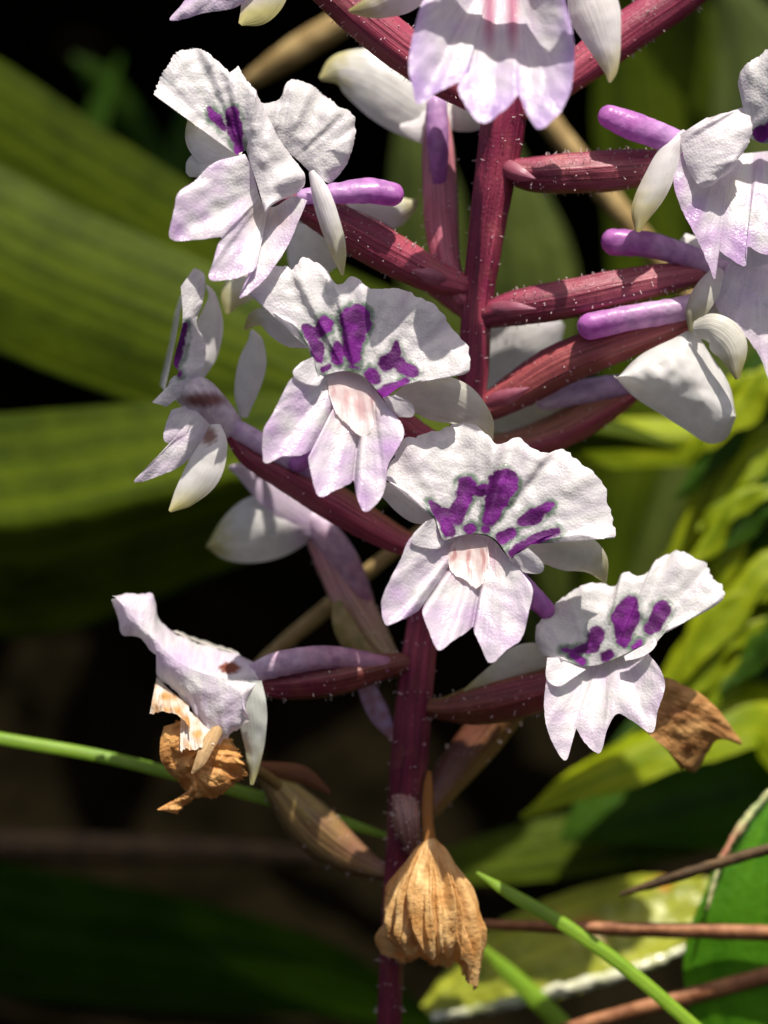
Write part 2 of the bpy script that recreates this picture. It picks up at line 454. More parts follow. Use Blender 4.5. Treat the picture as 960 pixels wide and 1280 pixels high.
def hairs(parent, cl, count, length=8.0, seed=1, t0=0.0, t1=1.0):
    """tiny gland-tipped hairs standing on a stalk"""
    rnd = random.Random(seed)
    fr = tube_frames(cl, 60)
    vs_, fac = [], []
    for _ in range(count):
        c, s, b, r = fr[int((t0 + (t1 - t0) * rnd.random()) * 59)]
        a = rnd.uniform(0, 2 * pi)
        nrm = s * cos(a) + b * sin(a); tan_ = s.cross(b)
        base = c + nrm * (r * 0.96) + tan_ * rnd.uniform(-3, 3)
        ln = length * 0.72 * rnd.uniform(0.4, 1.15)
        dr = (nrm + tan_ * rnd.uniform(-0.35, 0.35) + (b * cos(a) - s * sin(a)) * rnd.uniform(-0.3, 0.3)).normalized()
        e1 = dr.orthogonal().normalized(); e2 = dr.cross(e1)
        tip = base + dr * ln
        k = len(vs_)
        for q in range(3):
            o = e1 * cos(q * 2.094) + e2 * sin(q * 2.094)
            vs_.append(W(*(base + o * 0.55)));
        for q in range(3):
            o = e1 * cos(q * 2.094) + e2 * sin(q * 2.094)
            vs_.append(W(*(tip + o * 0.3)))
        for q in range(3):
            q2 = (q + 1) % 3
            fac.append((k + q, k + q2, k + 3 + q2, k + 3 + q))
        g = rnd.uniform(0.6, 1.25); k = len(vs_)
        for o in (e1, e2, -e1, -e2, dr, -dr): vs_.append(W(*(tip + o * g)))
        for q in range(4):
            q2 = (q + 1) % 4
            fac.append((k + q, k + q2, k + 4)); fac.append((k + q2, k + q, k + 5))
    return set_props(mesh_obj('hairs', vs_, fac, HAIR, parent), kind='stuff')

# pigment of a petal
def t_lilac(amount, x0=None, tip=0.0, base=WHITE, seed=0.0, col=LILAC):
    def f(x, y, u, v):
        k = amount * (0.45 + 0.9 * nz(x / 28, y / 28, seed) + 0.5 * ss(0.5, 1, v))
        c = mix(base, col, k)
        return mix(c, YELLOW, tip * ss(0.72, 1.0, v)) if tip else c
    return f

def t_sepal(tip=0.8, base=WHITE, start=0.7, col=YELLOW, lil=0.0):
    def f(x, y, u, v):
        c = mix(base, LILAC, lil * (0.5 + nz(x / 30, y / 30, 2)))
        k = ss(start, 1.0, v + 0.10 * nz(x / 12, y / 12, 5) + 0.08 * abs(2 * u - 1))
        return mix(c, col, tip * k)
    return f

def t_stalk(base, top, under=None, seed=0.0):
    def f(x, y, a, v):
        c = mix(base, top, v + 0.25 * nz(x / 30, y / 30, seed))
        if under: c = mix(c, under, 0.8 * ss(0.0, 0.9, sin(a + seed)))
        return c
    return f

def t_lower(cx, cy, rx, ry, lil=0.35, pink=0.85, seed=0.0, base=WHITE, pcol=PINK):
    """white lip with lilac wash towards the lobes and a pink striped throat"""
    def f(x, y, u, v):
        k = lil * (0.25 + 0.9 * nz(x / 26, y / 26, seed) + 0.55 * ss(0.45, 1, v))
        c = mix(base, LILAC, k)
        q = sqrt(((x - cx) / rx) ** 2 + ((y - cy) / ry) ** 2)
        s = 0.55 + 0.45 * sin(x * 0.9 + 0.25 * y + seed)
        return mix(c, pcol, pink * ss(1.1, 0.35, q) * (0.55 + 0.45 * s))
    return f

def sh(pts, d):
    """give two-dimensional outline points a depth"""
    out = []
    for p in pts:
        out.append((p[0], p[1], (p[2] if len(p) > 2 else 0) + d))
    return out

# ------------------------------------------------------------------ ground
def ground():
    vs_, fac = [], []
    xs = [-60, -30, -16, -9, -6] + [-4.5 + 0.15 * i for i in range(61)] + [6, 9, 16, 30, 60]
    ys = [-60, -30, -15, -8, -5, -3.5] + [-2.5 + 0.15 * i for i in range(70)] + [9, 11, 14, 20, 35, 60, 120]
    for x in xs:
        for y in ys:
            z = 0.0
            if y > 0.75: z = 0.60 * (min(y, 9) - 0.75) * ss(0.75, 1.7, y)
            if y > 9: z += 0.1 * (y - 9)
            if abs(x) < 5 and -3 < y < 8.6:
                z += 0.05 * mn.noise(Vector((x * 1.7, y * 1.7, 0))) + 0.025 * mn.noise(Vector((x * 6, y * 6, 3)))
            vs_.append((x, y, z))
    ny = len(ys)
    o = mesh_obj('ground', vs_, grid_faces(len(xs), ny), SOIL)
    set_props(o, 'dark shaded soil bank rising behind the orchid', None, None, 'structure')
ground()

# ------------------------------------------------------------------ the orchid
STEM_CL = [(632, -70, 0, 30), (629, 60, 0, 29), (628, 150, 0, 28), (610, 270, 0, 23), (596, 380, 0, 19), (589, 480, 0, 19), (572, 580, 0, 19),
           (545, 690, 0, 20), (528, 780, 0, 20), (517, 870, 0, 22), (510, 960, 0, 23), (501, 1060, 0, 19), (491, 1160, 0, 15),
           (486, 1280, 0, 15), (485, 1420, 0, 17), (487, 1720, 0, 22)]
orchid = empty('orchid_plant', W(487, 1660, 0), None,
               'flowering orchid spike with maroon stem and white purple-blotched flowers', 'orchid')
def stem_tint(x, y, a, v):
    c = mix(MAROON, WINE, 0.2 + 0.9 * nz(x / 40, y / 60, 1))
    return mix(c, (0.075, 0.012, 0.022), ss(780, 1000, y) * 0.5)  # lower stem darkened: shade of the flowers above put into its colour
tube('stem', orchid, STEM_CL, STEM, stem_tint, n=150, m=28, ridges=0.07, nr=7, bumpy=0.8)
hairs(orchid, STEM_CL, 420, 8, 3, 0.02, 0.85)

def flower(label=None, at=(0, 0, 0), name='flower'):
    return empty(name, W(*at), orchid, label)

def ovary(f, cl, base=MAROON, top=WINE, nh=110, seed=0, under=None, name='ovary', hl=8, bract=None):
    if bract is not None:
        e = [p[:3] for p in (cl if bract == 0 else cl[::-1])]
        q = chord(e, 24)
        blade('bract', f, [(q[0][0], q[0][1], q[0][2] - 8, 5), (q[2][0], q[2][1] - 3, q[2][2] - 20, 11), (q[4][0], q[4][1] + 2, q[4][2] - 27, 9), (q[6][0], q[6][1] + 6, q[6][2] - 28, 1)], 0.5, 0.1, 20, 9,
              tint=lambda x, y, u, v: mix(WINE, (0.50, 0.18, 0.26), v + 0.5 * nz(x / 8, y / 8)), seed=seed)
    tube(name, f, cl, STEM, t_stalk(base, top, under, seed), n=50, m=22, ridges=0.06, nr=6, bumpy=0.9, seed=seed)
    if nh: hairs(f, cl, nh, hl, int(seed * 10) + 5)

def spur(f, cl, a=VIOLET, b=LILAC, seed=0):
    tube('spur', f, cl, SPUR, lambda x, y, an, v: mix(a, b, v + 0.3 * nz(x / 20, y / 20, seed)), n=40, m=20, bumpy=1.1, ridges=0.05, nr=3, seed=seed)

# --- flower facing the viewer, on the upper half of the spike
D = -115
f = flower('open white flower with purple blotches just beside the upper bare stretch of stem', (434, 480, D))
FAN1_SP = [[(444, 402, 21), (441, 428, 13), (442, 446, 9)], [(406, 406, 11), (398, 416, 7), (380, 409, 4)], [(384, 412, 5), (396, 434, 9), (399, 448, 6)],
           [(421, 434, 7), (422, 450, 7)], [(495, 428, 3), (494, 442, 7), (484, 454, 11)], [(494, 452, 9), (516, 466, 7)], [(464, 468, 8), (470, 474, 7)],
           [(476, 492, 7), (490, 486, 7), (508, 476, 4)], [(404, 462, 3), (412, 458, 3)], [(436, 458, 2), (448, 460, 2)]]
rim1 = [(397, 468, -18), (380, 424, -14), (362, 400, -8), (334, 382, -2), (306, 362, 4), (319, 348, 12), (341, 332, 20), (356, 329, 14), (366, 335, 6), (378, 324, 16), (394, 329, 26),
        (409, 337, 18), (422, 355, 4), (441, 347, 14), (462, 361, 20), (487, 358, 28), (506, 361, 24), (522, 372, 14), (544, 381, 18), (559, 401, 12),
        (575, 420, 4), (586, 440, -4), (584, 466, -14), (550, 468, -18), (519, 477, -22), (500, 486, -24), (482, 498, -26)]
base1 = [(400, 470, -16), (412, 467, -10), (426, 464, -6), (440, 464, -6), (455, 471, -8), (466, 482, -12), (478, 496, -24)]
fan('upper_lip', f, sh(base1, D), sh(rim1, D), -8, 170, 74, 8.5, 7, 0.022, 1.6, t_lilac(0.06, seed=1), FAN1_SP, seed=1.3)
rimL1 = [(400, 474, 0), (384, 470, -14), (367, 471, -28), (353, 492, -40), (341, 517, -50), (330, 536, -58), (328, 552, -62), (331, 579, -66), (353, 571, -60), (375, 569, -54), (390, 562, -34), (395, 558, -24),
         (386, 570, -56), (388, 588, -62), (398, 620, -70), (419, 613, -62), (437, 605, -44), (442, 602, -34), (446, 620, -62), (456, 640, -70), (472, 629, -66), (481, 611, -58), (485, 582, -52),
         (497, 561, -46), (505, 542, -38), (500, 526, -30), (487, 519, -18), (476, 506, -4)]
baseL1 = [(406, 470, 2), (416, 466, 10), (427, 464, 18), (440, 465, 20), (454, 471, 16), (464, 481, 8), (474, 494, 0)]
fan('lower_lip', f, sh(baseL1, D), sh(rimL1, D), [-2, -12, -6, 4, -4, -12, -2], 170, 60, 1.5, 9, 0.008, 1.4, t_lower(446, 512, 38, 46, 0.75, 0.8, 2.0), seed=2.2)
fan('side_lobe', f, sh([(391, 446, -18), (398, 458, -14), (405, 470, -8)], D), sh([(376, 453, -26), (366, 465, -34), (374, 476, -32), (396, 482, -26), (404, 473, -14)], D), -5, 30, 16, tint=t_lilac(0.05), seed=3)
fan('side_lobe', f, sh([(478, 496, -22), (483, 505, -12), (490, 513, -6)], D), sh([(494, 494, -34), (512, 503, -40), (518, 512, -40), (515, 521, -34), (498, 521, -20)], D), -6, 30, 16, tint=t_lilac(0.05), seed=4)
fan('column', f, sh([(410, 474, -4), (422, 467, 4), (438, 466, 8), (454, 473, 4), (464, 486, -4)], D), sh([(411, 492, -7), (420, 516, -16), (436, 532, -21), (452, 546, -27), (464, 538, -25), (470, 508, -15)], D), 3, 50, 30, 1.5, 4, 0.03, 1.0,
    lambda x, y, u, v: mix(mix((0.80, 0.66, 0.65), (0.66, 0.38, 0.40), 0.7 * ss(0.62, 0.95, abs(sin(u * 12.5 + 0.8 * nz(v * 3, u * 4)))) * ss(0.15, 0.5, v)), WHITE, 0.9 * ss(0.55, 1, v)), None, mat=SEPAL, seed=2.7)
blade('sepal', f, [(398, 432, D + 24, 6), (372, 420, D + 16, 21), (345, 406, D + 22, 22), (322, 400, D + 34, 13), (306, 412, D + 46, 2)], 0.35, -0.4, tint=t_sepal(0.9, WHITE, 0.62), seed=5)
blade('sepal', f, [(492, 504, D + 30, 10), (530, 500, D + 20, 28), (568, 508, D + 22, 30), (600, 530, D + 36, 18), (615, 550, D + 48, 2)], 0.4, 0.35, tint=t_sepal(0.55, CREAM, 0.72), seed=6)
spur(f, [(452, 490, D + 52, 12), (448, 505, D + 62, 13), (420, 545, D + 66, 13), (372, 580, D + 74, 11)], LILAC, VIOLET, 2)
ovary(f, [(440, 478, D + 50, 10), (470, 500, D + 84, 16), (520, 540, D + 100, 15), (574, 566, -6, 10)], nh=40, seed=2)

# --- flower facing the viewer in the middle of the spike
D = -120
f = flower('open white flower with purple blotches in the middle of the spike, below its twin', (600, 680, D))
SP2 = [[(629, 604, 19), (622, 622, 16), (613, 648, 9)], [(584, 608, 12), (578, 626, 10), (570, 643, 11)], [(598, 614, 7), (612, 612, 8)], [(538, 628, 3), (552, 645, 8), (562, 664, 8)], [(556, 640, 6), (572, 648, 8)],
       [(587, 661, 7)], [(608, 662, 5)], [(652, 652, 7), (668, 645, 11), (684, 634, 6)], [(690, 630, 2)], [(628, 673, 8), (638, 666, 7)], [(640, 692, 6), (656, 682, 8), (674, 672, 7), (697, 664, 4)]]
rim2 = [(552, 672, -20), (542, 645, -16), (530, 626, -10), (505, 611, -4), (482, 597, 4), (489, 575, 12), (502, 555, 18), (525, 544, 24), (550, 535, 26), (575, 529, 30), (595, 534, 26), (610, 545, 18), (621, 555, 8),
        (635, 550, 18), (648, 545, 24), (660, 557, 14), (680, 566, 12), (694, 562, 18), (706, 560, 20), (720, 573, 12), (738, 590, 10), (757, 607, 8), (760, 626, 4), (765, 646, -2), (767, 674, -12),
        (730, 664, -16), (697, 666, -20), (660, 683, -24), (640, 698, -26)]
base2 = [(556, 676, -18), (566, 672, -12), (582, 668, -8), (598, 667, -6), (612, 670, -8), (624, 679, -12), (636, 697, -24)]
fan('upper_lip', f, sh(base2, D), sh(rim2, D), -8, 180, 76, 7.0, 7, 0.022, 1.6, t_lilac(0.05, seed=3), SP2, seed=5.1)
rimL2 = [(556, 680, 0), (534, 676, -16), (514, 672, -30), (500, 700, -42), (485, 730, -54), (477, 752, -60), (482, 781, -66), (505, 773, -60), (522, 764, -38), (530, 756, -26), (528, 766, -54), (535, 786, -60), (547, 813, -68),
         (566, 801, -62), (584, 790, -44), (591, 784, -32), (593, 790, -52), (600, 806, -60), (613, 829, -70), (635, 811, -64), (653, 796, -58), (661, 765, -50), (666, 736, -42), (654, 718, -28), (636, 702, -6)]
baseL2 = [(560, 676, 2), (570, 671, 10), (584, 668, 18), (598, 668, 20), (611, 671, 16), (622, 680, 8), (632, 694, 0)]
fan('lower_lip', f, sh(baseL2, D), sh(rimL2, D), [-2, -14, -6, 4, -6, -12, -2], 170, 60, 1.5, 9, 0.008, 1.5, t_lower(592, 700, 48, 42, 0.6, 0.8, 4.0), seed=6.6)
fan('side_lobe', f, sh([(542, 648, -18), (548, 660, -14), (556, 676, -8)], D), sh([(532, 652, -28), (515, 670, -36), (518, 681, -36), (545, 686, -26), (555, 680, -14)], D), -6, 30, 16, tint=t_lilac(0.04), seed=7)
fan('side_lobe', f, sh([(636, 698, -22), (642, 708, -14), (650, 714, -8)], D), sh([(660, 685, -34), (676, 700, -40), (680, 710, -40), (674, 717, -34), (656, 716, -20)], D), -6, 30, 16, tint=t_lilac(0.04), seed=8)
fan('column', f, sh([(564, 680, -4), (576, 672, 4), (590, 670, 8), (603, 673, 4), (610, 682, -4)], D), sh([(559, 698, -8), (565, 716, -16), (580, 724, -19), (594, 735, -25), (604, 728, -23), (612, 700, -11)], D), 3, 50, 30, 1.5, 4, 0.03, 1.0,
    lambda x, y, u, v: mix(mix((0.80, 0.66, 0.64), (0.50, 0.22, 0.22), 0.8 * ss(0.70, 0.97, abs(sin(u * 10.5 + 0.9 * nz(v * 3, u * 4)))) * ss(0.1, 0.4, v)), WHITE, 0.9 * ss(0.6, 1, v)), None, mat=SEPAL, seed=3.7)
blade('sepal', f, [(548, 650, D + 20, 8), (525, 641, D + 12, 19), (500, 625, D + 20, 19), (478, 612, D + 30, 10), (462, 604, D + 40, 2)], 0.35, -0.4, tint=t_sepal(0.3, WHITE, 0.8), seed=8)
blade('sepal', f, [(652, 698, D + 26, 8), (685, 690, D + 14, 22), (718, 693, D + 16, 27), (742, 706, D + 26, 20), (757, 728, D + 40, 2)], 0.4, 0.3, tint=t_sepal(0.75, CREAM, 0.66), seed=9)
spur(f, [(622, 700, D + 50, 12), (650, 730, D + 60, 14), (682, 762, D + 62, 12)], LILAC, VIOLET, 5)
ovary(f, [(600, 690, D + 50, 10), (585, 710, D + 84, 15), (560, 730, -20, 12), (538, 742, -4, 9)], nh=30, seed=3)

# --- smaller flower on the lower side, tipped sideways
D = -70
f = flower('small tilted white flower with purple blotches low on the spike beside a withered brown bloom', (757, 825, D))
SP3 = [[(787, 757, 12), (782, 772, 18), (779, 800, 9)], [(746, 792, 11), (740, 808, 8), (716, 814, 4), (703, 812, 2)], [(714, 818, 3), (726, 826, 5)], [(757, 821, 7), (762, 817, 6)], [(793, 808, 4), (800, 803, 4)],
       [(827, 762, 11), (818, 782, 10), (812, 786, 8)]]
rim3 = [(702, 822, -16), (690, 818, -12), (675, 817, -8), (669, 795, -2), (675, 775, 6), (687, 760, 12), (715, 740, 20), (745, 728, 24), (768, 731, 18), (779, 716, 14), (800, 721, 22), (811, 714, 24), (820, 698, 20),
        (845, 690, 24), (866, 697, 22), (882, 702, 18), (890, 720, 12), (906, 745, 2), (876, 766, -6), (845, 779, -14), (824, 800, -20)]
base3 = [(704, 824, -14), (722, 831, -10), (742, 832, -8), (760, 827, -8), (780, 818, -10), (800, 808, -14), (820, 803, -20)]
fan('upper_lip', f, sh(base3, D), sh(rim3, D), -10, 150, 66, 7.5, 6, 0.022, 1.6, t_lilac(0.03, seed=5), SP3, seed=9.4)
rimL3 = [(700, 826, -4), (686, 822, -16), (683, 850, -28), (680, 880, -38), (685, 915, -48), (705, 951, -58), (714, 932, -50), (717, 908, -40), (732, 930, -50), (750, 941, -58), (759, 912, -48), (772, 892, -40),
         (790, 901, -50), (815, 916, -60), (822, 890, -52), (831, 860, -44), (826, 838, -34), (808, 814, -10)]
baseL3 = [(708, 826, 4), (724, 831, 12), (744, 832, 18), (762, 827, 18), (782, 818, 12), (800, 810, 2)]
fan('lower_lip', f, sh(baseL3, D), sh(rimL3, D), [-2, -14, -20, -22, -14, -4], 150, 54, 1.4, 8, 0.008, 1.3, t_lower(765, 845, 34, 28, 0.45, 0.5, 6.0, WHITE, PALE), seed=11)
fan('side_lobe', f, sh([(700, 822, -14), (716, 830, -10), (732, 836, -4)], D), sh([(684, 822, -22), (683, 848, -32), (698, 858, -34), (716, 848, -26), (731, 838, -12)], D), -5, 30, 16, tint=t_lilac(0.04), seed=12)
fan('side_lobe', f, sh([(780, 820, -14), (798, 810, -16), (814, 802, -18)], D), sh([(782, 826, -26), (800, 822, -32), (814, 814, -32), (821, 804, -26), (818, 798, -20)], D), -4, 26, 14, tint=t_lilac(0.02), seed=13)
blade('sepal', f, [(690, 818, D + 24, 14), (655, 828, D + 26, 22), (620, 846, D + 34, 15), (580, 864, D + 44, 2)], 0.35, -0.5, tint=t_sepal(0.8, CREAM, 0.55), seed=14)
ovary(f, [(746, 835, D + 36, 14), (690, 858, -30, 25), (640, 872, -18, 28), (590, 882, -10, 24), (556, 886, -6, 15), (528, 884, -2, 10)], MAROON, BROWN, 60, 4, OLIVE)
fan('withered_petal', f, [(808, 842, D + 40), (824, 880, D + 44), (806, 914, D + 40)], [(842, 848, D + 50), (888, 878, D + 58), (928, 930, D + 66), (896, 926, D + 60), (866, 966, D + 64), (838, 940, D + 52)], -12, 60, 30, 5, 3, 0.02, 3.0,
    lambda x, y, u, v: mix((0.60, 0.34, 0.13), (0.40, 0.19, 0.07), 0.5 + nz(x / 22, y / 22)), mat=WITHER, seed=4)
fan('withered_petal', f, [(800, 880, D + 40), (810, 900, D + 50), (818, 916, D + 60)], [(850, 880, D + 66), (880, 910, D + 74), (852, 962, D + 78)], -10, 40, 24, 4, 2, 0.02, 3.0,
    lambda x, y, u, v: mix((0.46, 0.23, 0.08), (0.30, 0.12, 0.04), 0.5 + nz(x / 20, y / 20)), mat=WITHER, seed=8)

# --- flower turned half sideways near the top, with a violet spur
D = -90
f = flower('half-turned white flower with lilac lobes and a short violet spur near the top', (340, 240, D))
SP4 = [[(291, 142, 9), (292, 160, 10), (298, 178, 7), (299, 192, 4)], [(262, 136, 3), (270, 148, 7), (280, 160, 5)]]
rim4 = [(192, 118, -10), (199, 99, -2), (211, 80, 6), (223, 64, 12), (243, 59, 14), (259, 67, 10), (275, 79, 12), (287, 88, 4), (298, 83, 6), (307, 99, 4), (321, 116, -10)]
base4 = [(296, 196, 0), (300, 193, 4), (305, 190, 6), (309, 188, 4)]
fan('upper_lip', f, [(296, 194, D), (298, 192, D + 2), (302, 190, D + 4), (308, 188, D + 2)], [(192, 118, D - 14)] + sh(rim4, D)[1:], -14, 110, 60, 5.0, 2.6, 0.02, 2.0, t_lilac(0.03, seed=6), SP4, seed=14)
fan('upper_lip', f, [(308, 188, D + 2), (313, 205, D - 6), (322, 232, D - 14), (331, 264, D - 24)], [(321, 116, D - 10), (335, 146, D + 2), (350, 174, D - 4), (366, 198, D + 8), (382, 222, D), (372, 240, D + 6), (342, 256, D - 14), (331, 266, D - 22)],
    -20, 90, 40, 5, 3, 0.015, 2.0, t_lilac(0.04, seed=7), [[(302, 192, 2)]], seed=16)
fan('petal', f, [(336, 170, D + 40), (352, 184, D + 34), (372, 200, D + 30), (392, 220, D + 30)], [(322, 128, D + 48), (349, 124, D + 40), (357, 106, D + 50), (367, 99, D + 54), (388, 104, D + 40), (405, 119, D + 52), (425, 135, D + 44), (437, 138, D + 50), (443, 147, D + 46), (444, 172, D + 40), (434, 203, D + 36), (413, 230, D + 32)],
    -18, 90, 44, 6, 3.4, 0.02, 2.0, t_lilac(0.02), None, seed=18)
rimL4 = [(306, 192, -4), (267, 204, -22), (243, 226, -36), (223, 241, -48), (217, 266, -54), (213, 298, -60), (247, 300, -54), (276, 296, -46), (272, 306, -46), (267, 326, -54), (262, 349, -62), (291, 349, -56), (314, 340, -48), (322, 330, -44), (310, 350, -50), (299, 374, -54),
         (330, 350, -40), (358, 310, -20), (374, 275, -6), (384, 250, 4)]
baseL4 = [(314, 208, -2), (326, 250, 14), (334, 258, 26), (344, 258, 30), (354, 252, 26), (366, 244, 16)]
fan('lower_lip', f, sh(baseL4, D), sh(rimL4, D), [-6, -16, -20, -18, -12, 0], 150, 54, 1.5, 8, 0.008, 1.6, t_lower(336, 270, 34, 22, 0.75, 0.8, 8.0, WHITE, (0.74, 0.60, 0.50)), seed=19)
blade('sepal', f, [(388, 214, D + 8, 4), (397, 240, D - 6, 13), (408, 275, D - 16, 15), (420, 312, D - 20, 12), (428, 344, D - 24, 2)], 0.45, 0.5, tint=t_sepal(0.85, WHITE, 0.45), seed=20)
blade('sepal', f, [(300, 198, D + 34, 10), (270, 186, D + 34, 24), (250, 170, D + 40, 20), (240, 150, D + 48, 6), (244, 144, D + 52, 2)], 0.3, 0.2, tint=t_sepal(0.95, WHITE, 0.62, OLIVE), seed=21)
blade('sepal', f, [(290, 214, D + 30, 20), (262, 206, D + 34, 24), (244, 210, D + 40, 18), (234, 218, D + 44, 4)], 0.3, 0.2, tint=t_sepal(0.2), seed=22)
spur(f, [(380, 246, D + 26, 10), (420, 242, D + 30, 13), (460, 239, D + 36, 16), (490, 243, D + 40, 15)], LILAC, VIOLET, 7)
ovary(f, [(352, 250, D + 40, 10), (400, 268, D + 52, 20), (440, 290, D + 62, 25), (490, 318, D + 76, 25), (540, 344, -8, 21), (576, 356, -4, 15)], nh=170, seed=6, bract=1)

# --- flower seen edge-on at the side, facing away from the spike
D = -40
f = flower('white flower seen edge-on with rust marks in its throat', (250, 500, D))
SP5 = [[(219, 458, 5), (222, 440, 7), (228, 420, 5), (231, 406, 3)], [(224, 468, 4)]]
fan('upper_lip', f, [(226, 358, D - 10), (228, 404, D - 14), (217, 452, D - 18), (222, 468, D - 22), (190, 503, D - 34)],
    [(243, 334, D + 20), (256, 345, D + 26), (254, 376, D + 14), (246, 404, D + 6), (257, 430, D + 14), (253, 462, D + 4), (230, 492, D - 8), (208, 508, D - 26)], -10, 90, 36, 3, 7, 0.02, 1.2, t_lilac(0.03), SP5, seed=24)
fan('upper_lip', f, [(228, 370, D - 8), (222, 410, D - 4), (214, 452, D), (206, 490, D)], [(244, 338, D + 70), (222, 380, D + 100), (212, 430, D + 100), (200, 480, D + 80)], 0, 60, 24, 4, 6, 0.02, 1.2, t_lilac(0.05), None, seed=25)
blade('petal', f, [(246, 470, D + 24, 10), (256, 440, D + 30, 18), (264, 405, D + 34, 17), (266, 372, D + 40, 6), (258, 356, D + 44, 1)], 0.35, 0.2, tint=t_lilac(0.12), seed=26)
tube('throat_tube', f, [(226, 484, D + 2, 16), (246, 494, D + 6, 23), (272, 515, D + 14, 19), (296, 540, D + 24, 13)], SPUR,
     lambda x, y, a, v: mix(mix(WHITE, PALE, v), RUST, ss(22, 10, sqrt((x - 255) ** 2 * 0.35 + (y - 500) ** 2 * 3.2)) * 0.9), 30, 24, 0.05, 4)
rimL5 = [(214, 512, -14), (207, 532, -20), (206, 552, -24), (232, 552, -18), (206, 562, -30), (186, 582, -38), (167, 602, -44), (188, 599, -38), (215, 588, -30), (232, 578, -20), (252, 560, -4)]
fan('lower_lip', f, [(236, 506, D), (246, 514, D - 6), (254, 522, D - 6), (262, 530, D)], sh(rimL5, D), -10, 80, 36, 2, 5, 0.01, 1.2, t_lilac(0.35, seed=9), None, seed=27)
blade('sepal', f, [(268, 530, D - 14, 8), (266, 555, D - 26, 18), (252, 590, D - 34, 23), (230, 620, D - 36, 15), (212, 639, D - 38, 2)], 0.4, 0.2,
      tint=lambda x, y, u, v: mix(mix(WHITE, YELLOW, 0.9 * ss(0.55, 1, v + 0.25 * (0.5 - u))), RUST, 0.85 * ss(15, 6, sqrt((x - 261) ** 2 + (y - 545) ** 2) + 5 * nz(x / 4, y / 4))), seed=28)
blade('sepal', f, [(304, 522, D + 30, 5), (306, 492, D + 22, 15), (314, 455, D + 18, 18), (318, 428, D + 20, 11), (314, 412, D + 24, 2)], 0.4, -0.2, tint=t_sepal(0.0, WHITE), seed=29)
spur(f, [(288, 532, D + 20, 12), (312, 545, D + 12, 13), (346, 566, D + 10, 12), (388, 590, D + 14, 10)], PALE, LILAC, 9)
ovary(f, [(286, 536, D + 24, 9), (312, 568, D + 24, 15), (360, 594, D + 26, 21), (420, 630, D + 30, 23), (470, 660, -6, 20), (505, 678, -2, 16), (542, 688, 0, 12)], MAROON, WINE, 60, 8, (0.30, 0.12, 0.05))

# --- flower seen from behind, low on the spike, its petals withering
D = -50
f = flower('fading white flower seen from behind with one red-brown spot and scorched petals', (300, 840, D))
topE = [(140, 744, -6), (189, 743, 10), (198, 772, 12), (215, 789, 20), (258, 807, 24), (292, 816, 14), (316, 828, 4), (324, 846, -2)]
midE = [(146, 748, -24), (164, 768, -26), (190, 796, -28), (216, 822, -32), (244, 838, -34), (272, 846, -34), (298, 850, -26), (322, 850, -10)]
botE = [(139, 748, -2), (148, 776, 0), (152, 792, -4), (172, 797, -10), (196, 822, -12), (197, 845, -10), (228, 872, -20), (248, 902, -24), (268, 936, -30), (284, 920, -34), (311, 902, -34), (304, 890, -32), (320, 856, -14)]
tF6 = lambda x, y, u, v: mix(mix(WHITE, LILAC, 0.22 + 0.5 * nz(x / 30, y / 30, 3)), RUST, ss(13, 7, sqrt((x - 287) ** 2 * 0.6 + (y - 835) ** 2 * 1.8) + 2.5 * nz(x / 4, y / 4)))
fan('upper_lip', f, sh(midE, D), sh(topE, D), -10, 100, 36, 4.5, 7, 0.04, 2.0, tF6, None, seed=31)
fan('upper_lip', f, sh(midE, D), sh(botE, D), -14, 140, 50, 7, 9, 0.05, 2.0, tF6, None, seed=32)
fan('petal', f, [(215, 789, D + 22), (258, 806, D + 26), (300, 818, D + 18)], [(222, 788, D + 40), (240, 796, D + 60), (270, 806, D + 60), (296, 814, D + 44)], -14, 40, 14, 3, 5, 0.03, 1.2, t_lilac(0.0, base=CREAM), None, seed=33)
blade('sepal', f, [(312, 850, D - 20, 14), (313, 880, D - 26, 19), (316, 915, D - 24, 16), (317, 950, D - 20, 9), (315, 981, D - 18, 2)], 0.4, 0.2, tint=t_sepal(0.8, (0.74, 0.76, 0.70), 0.6), seed=34, wave=1.0)
fan('withered_petal', f, [(196, 846, D - 8), (214, 864, D - 18), (236, 880, D - 26)], [(187, 892, D - 40), (210, 890, D - 50), (232, 902, D - 58), (238, 920, D - 64)], -6, 40, 20, 3, 3, 0.04, 1.5,
    lambda x, y, u, v: mix(WHITE, TAN, 0.4 + 1.1 * nz(x / 12, y / 12, 4) + 0.3 * v), mat=WITHER, seed=35)
fan('withered_petal', f, [(226, 880, D - 24), (244, 894, D - 28), (262, 910, D - 30)], [(225, 938, D - 66), (246, 936, D - 68), (268, 930, D - 62)], -6, 40, 20, 3, 3, 0.05, 1.5,
    lambda x, y, u, v: mix(WHITE, TAN, 0.3 + 1.3 * nz(x / 11, y / 11, 6)), mat=WITHER, seed=36)
blade('withered_petal', f, [(276, 905, D - 34, 7), (262, 925, D - 62, 9), (250, 950, D - 76, 7), (240, 967, D - 78, 2)], 0.6, 0.2, tint=lambda x, y, u, v: (0.62, 0.44, 0.24), mat=WITHER, seed=37)
spur(f, [(314, 842, D + 4, 12), (350, 830, D - 2, 16), (400, 822, D + 6, 15), (440, 824, D + 20, 13), (480, 832, D + 32, 12)], PALE, (0.62, 0.26, 0.40), 11)
ovary(f, [(318, 856, D + 14, 10), (360, 856, D + 14, 19), (420, 848, D + 24, 22), (470, 836, D + 36, 18), (500, 830, -8, 14), (522, 828, -2, 11)], MAROON, BROWN, 70, 10, (0.24, 0.11, 0.04))

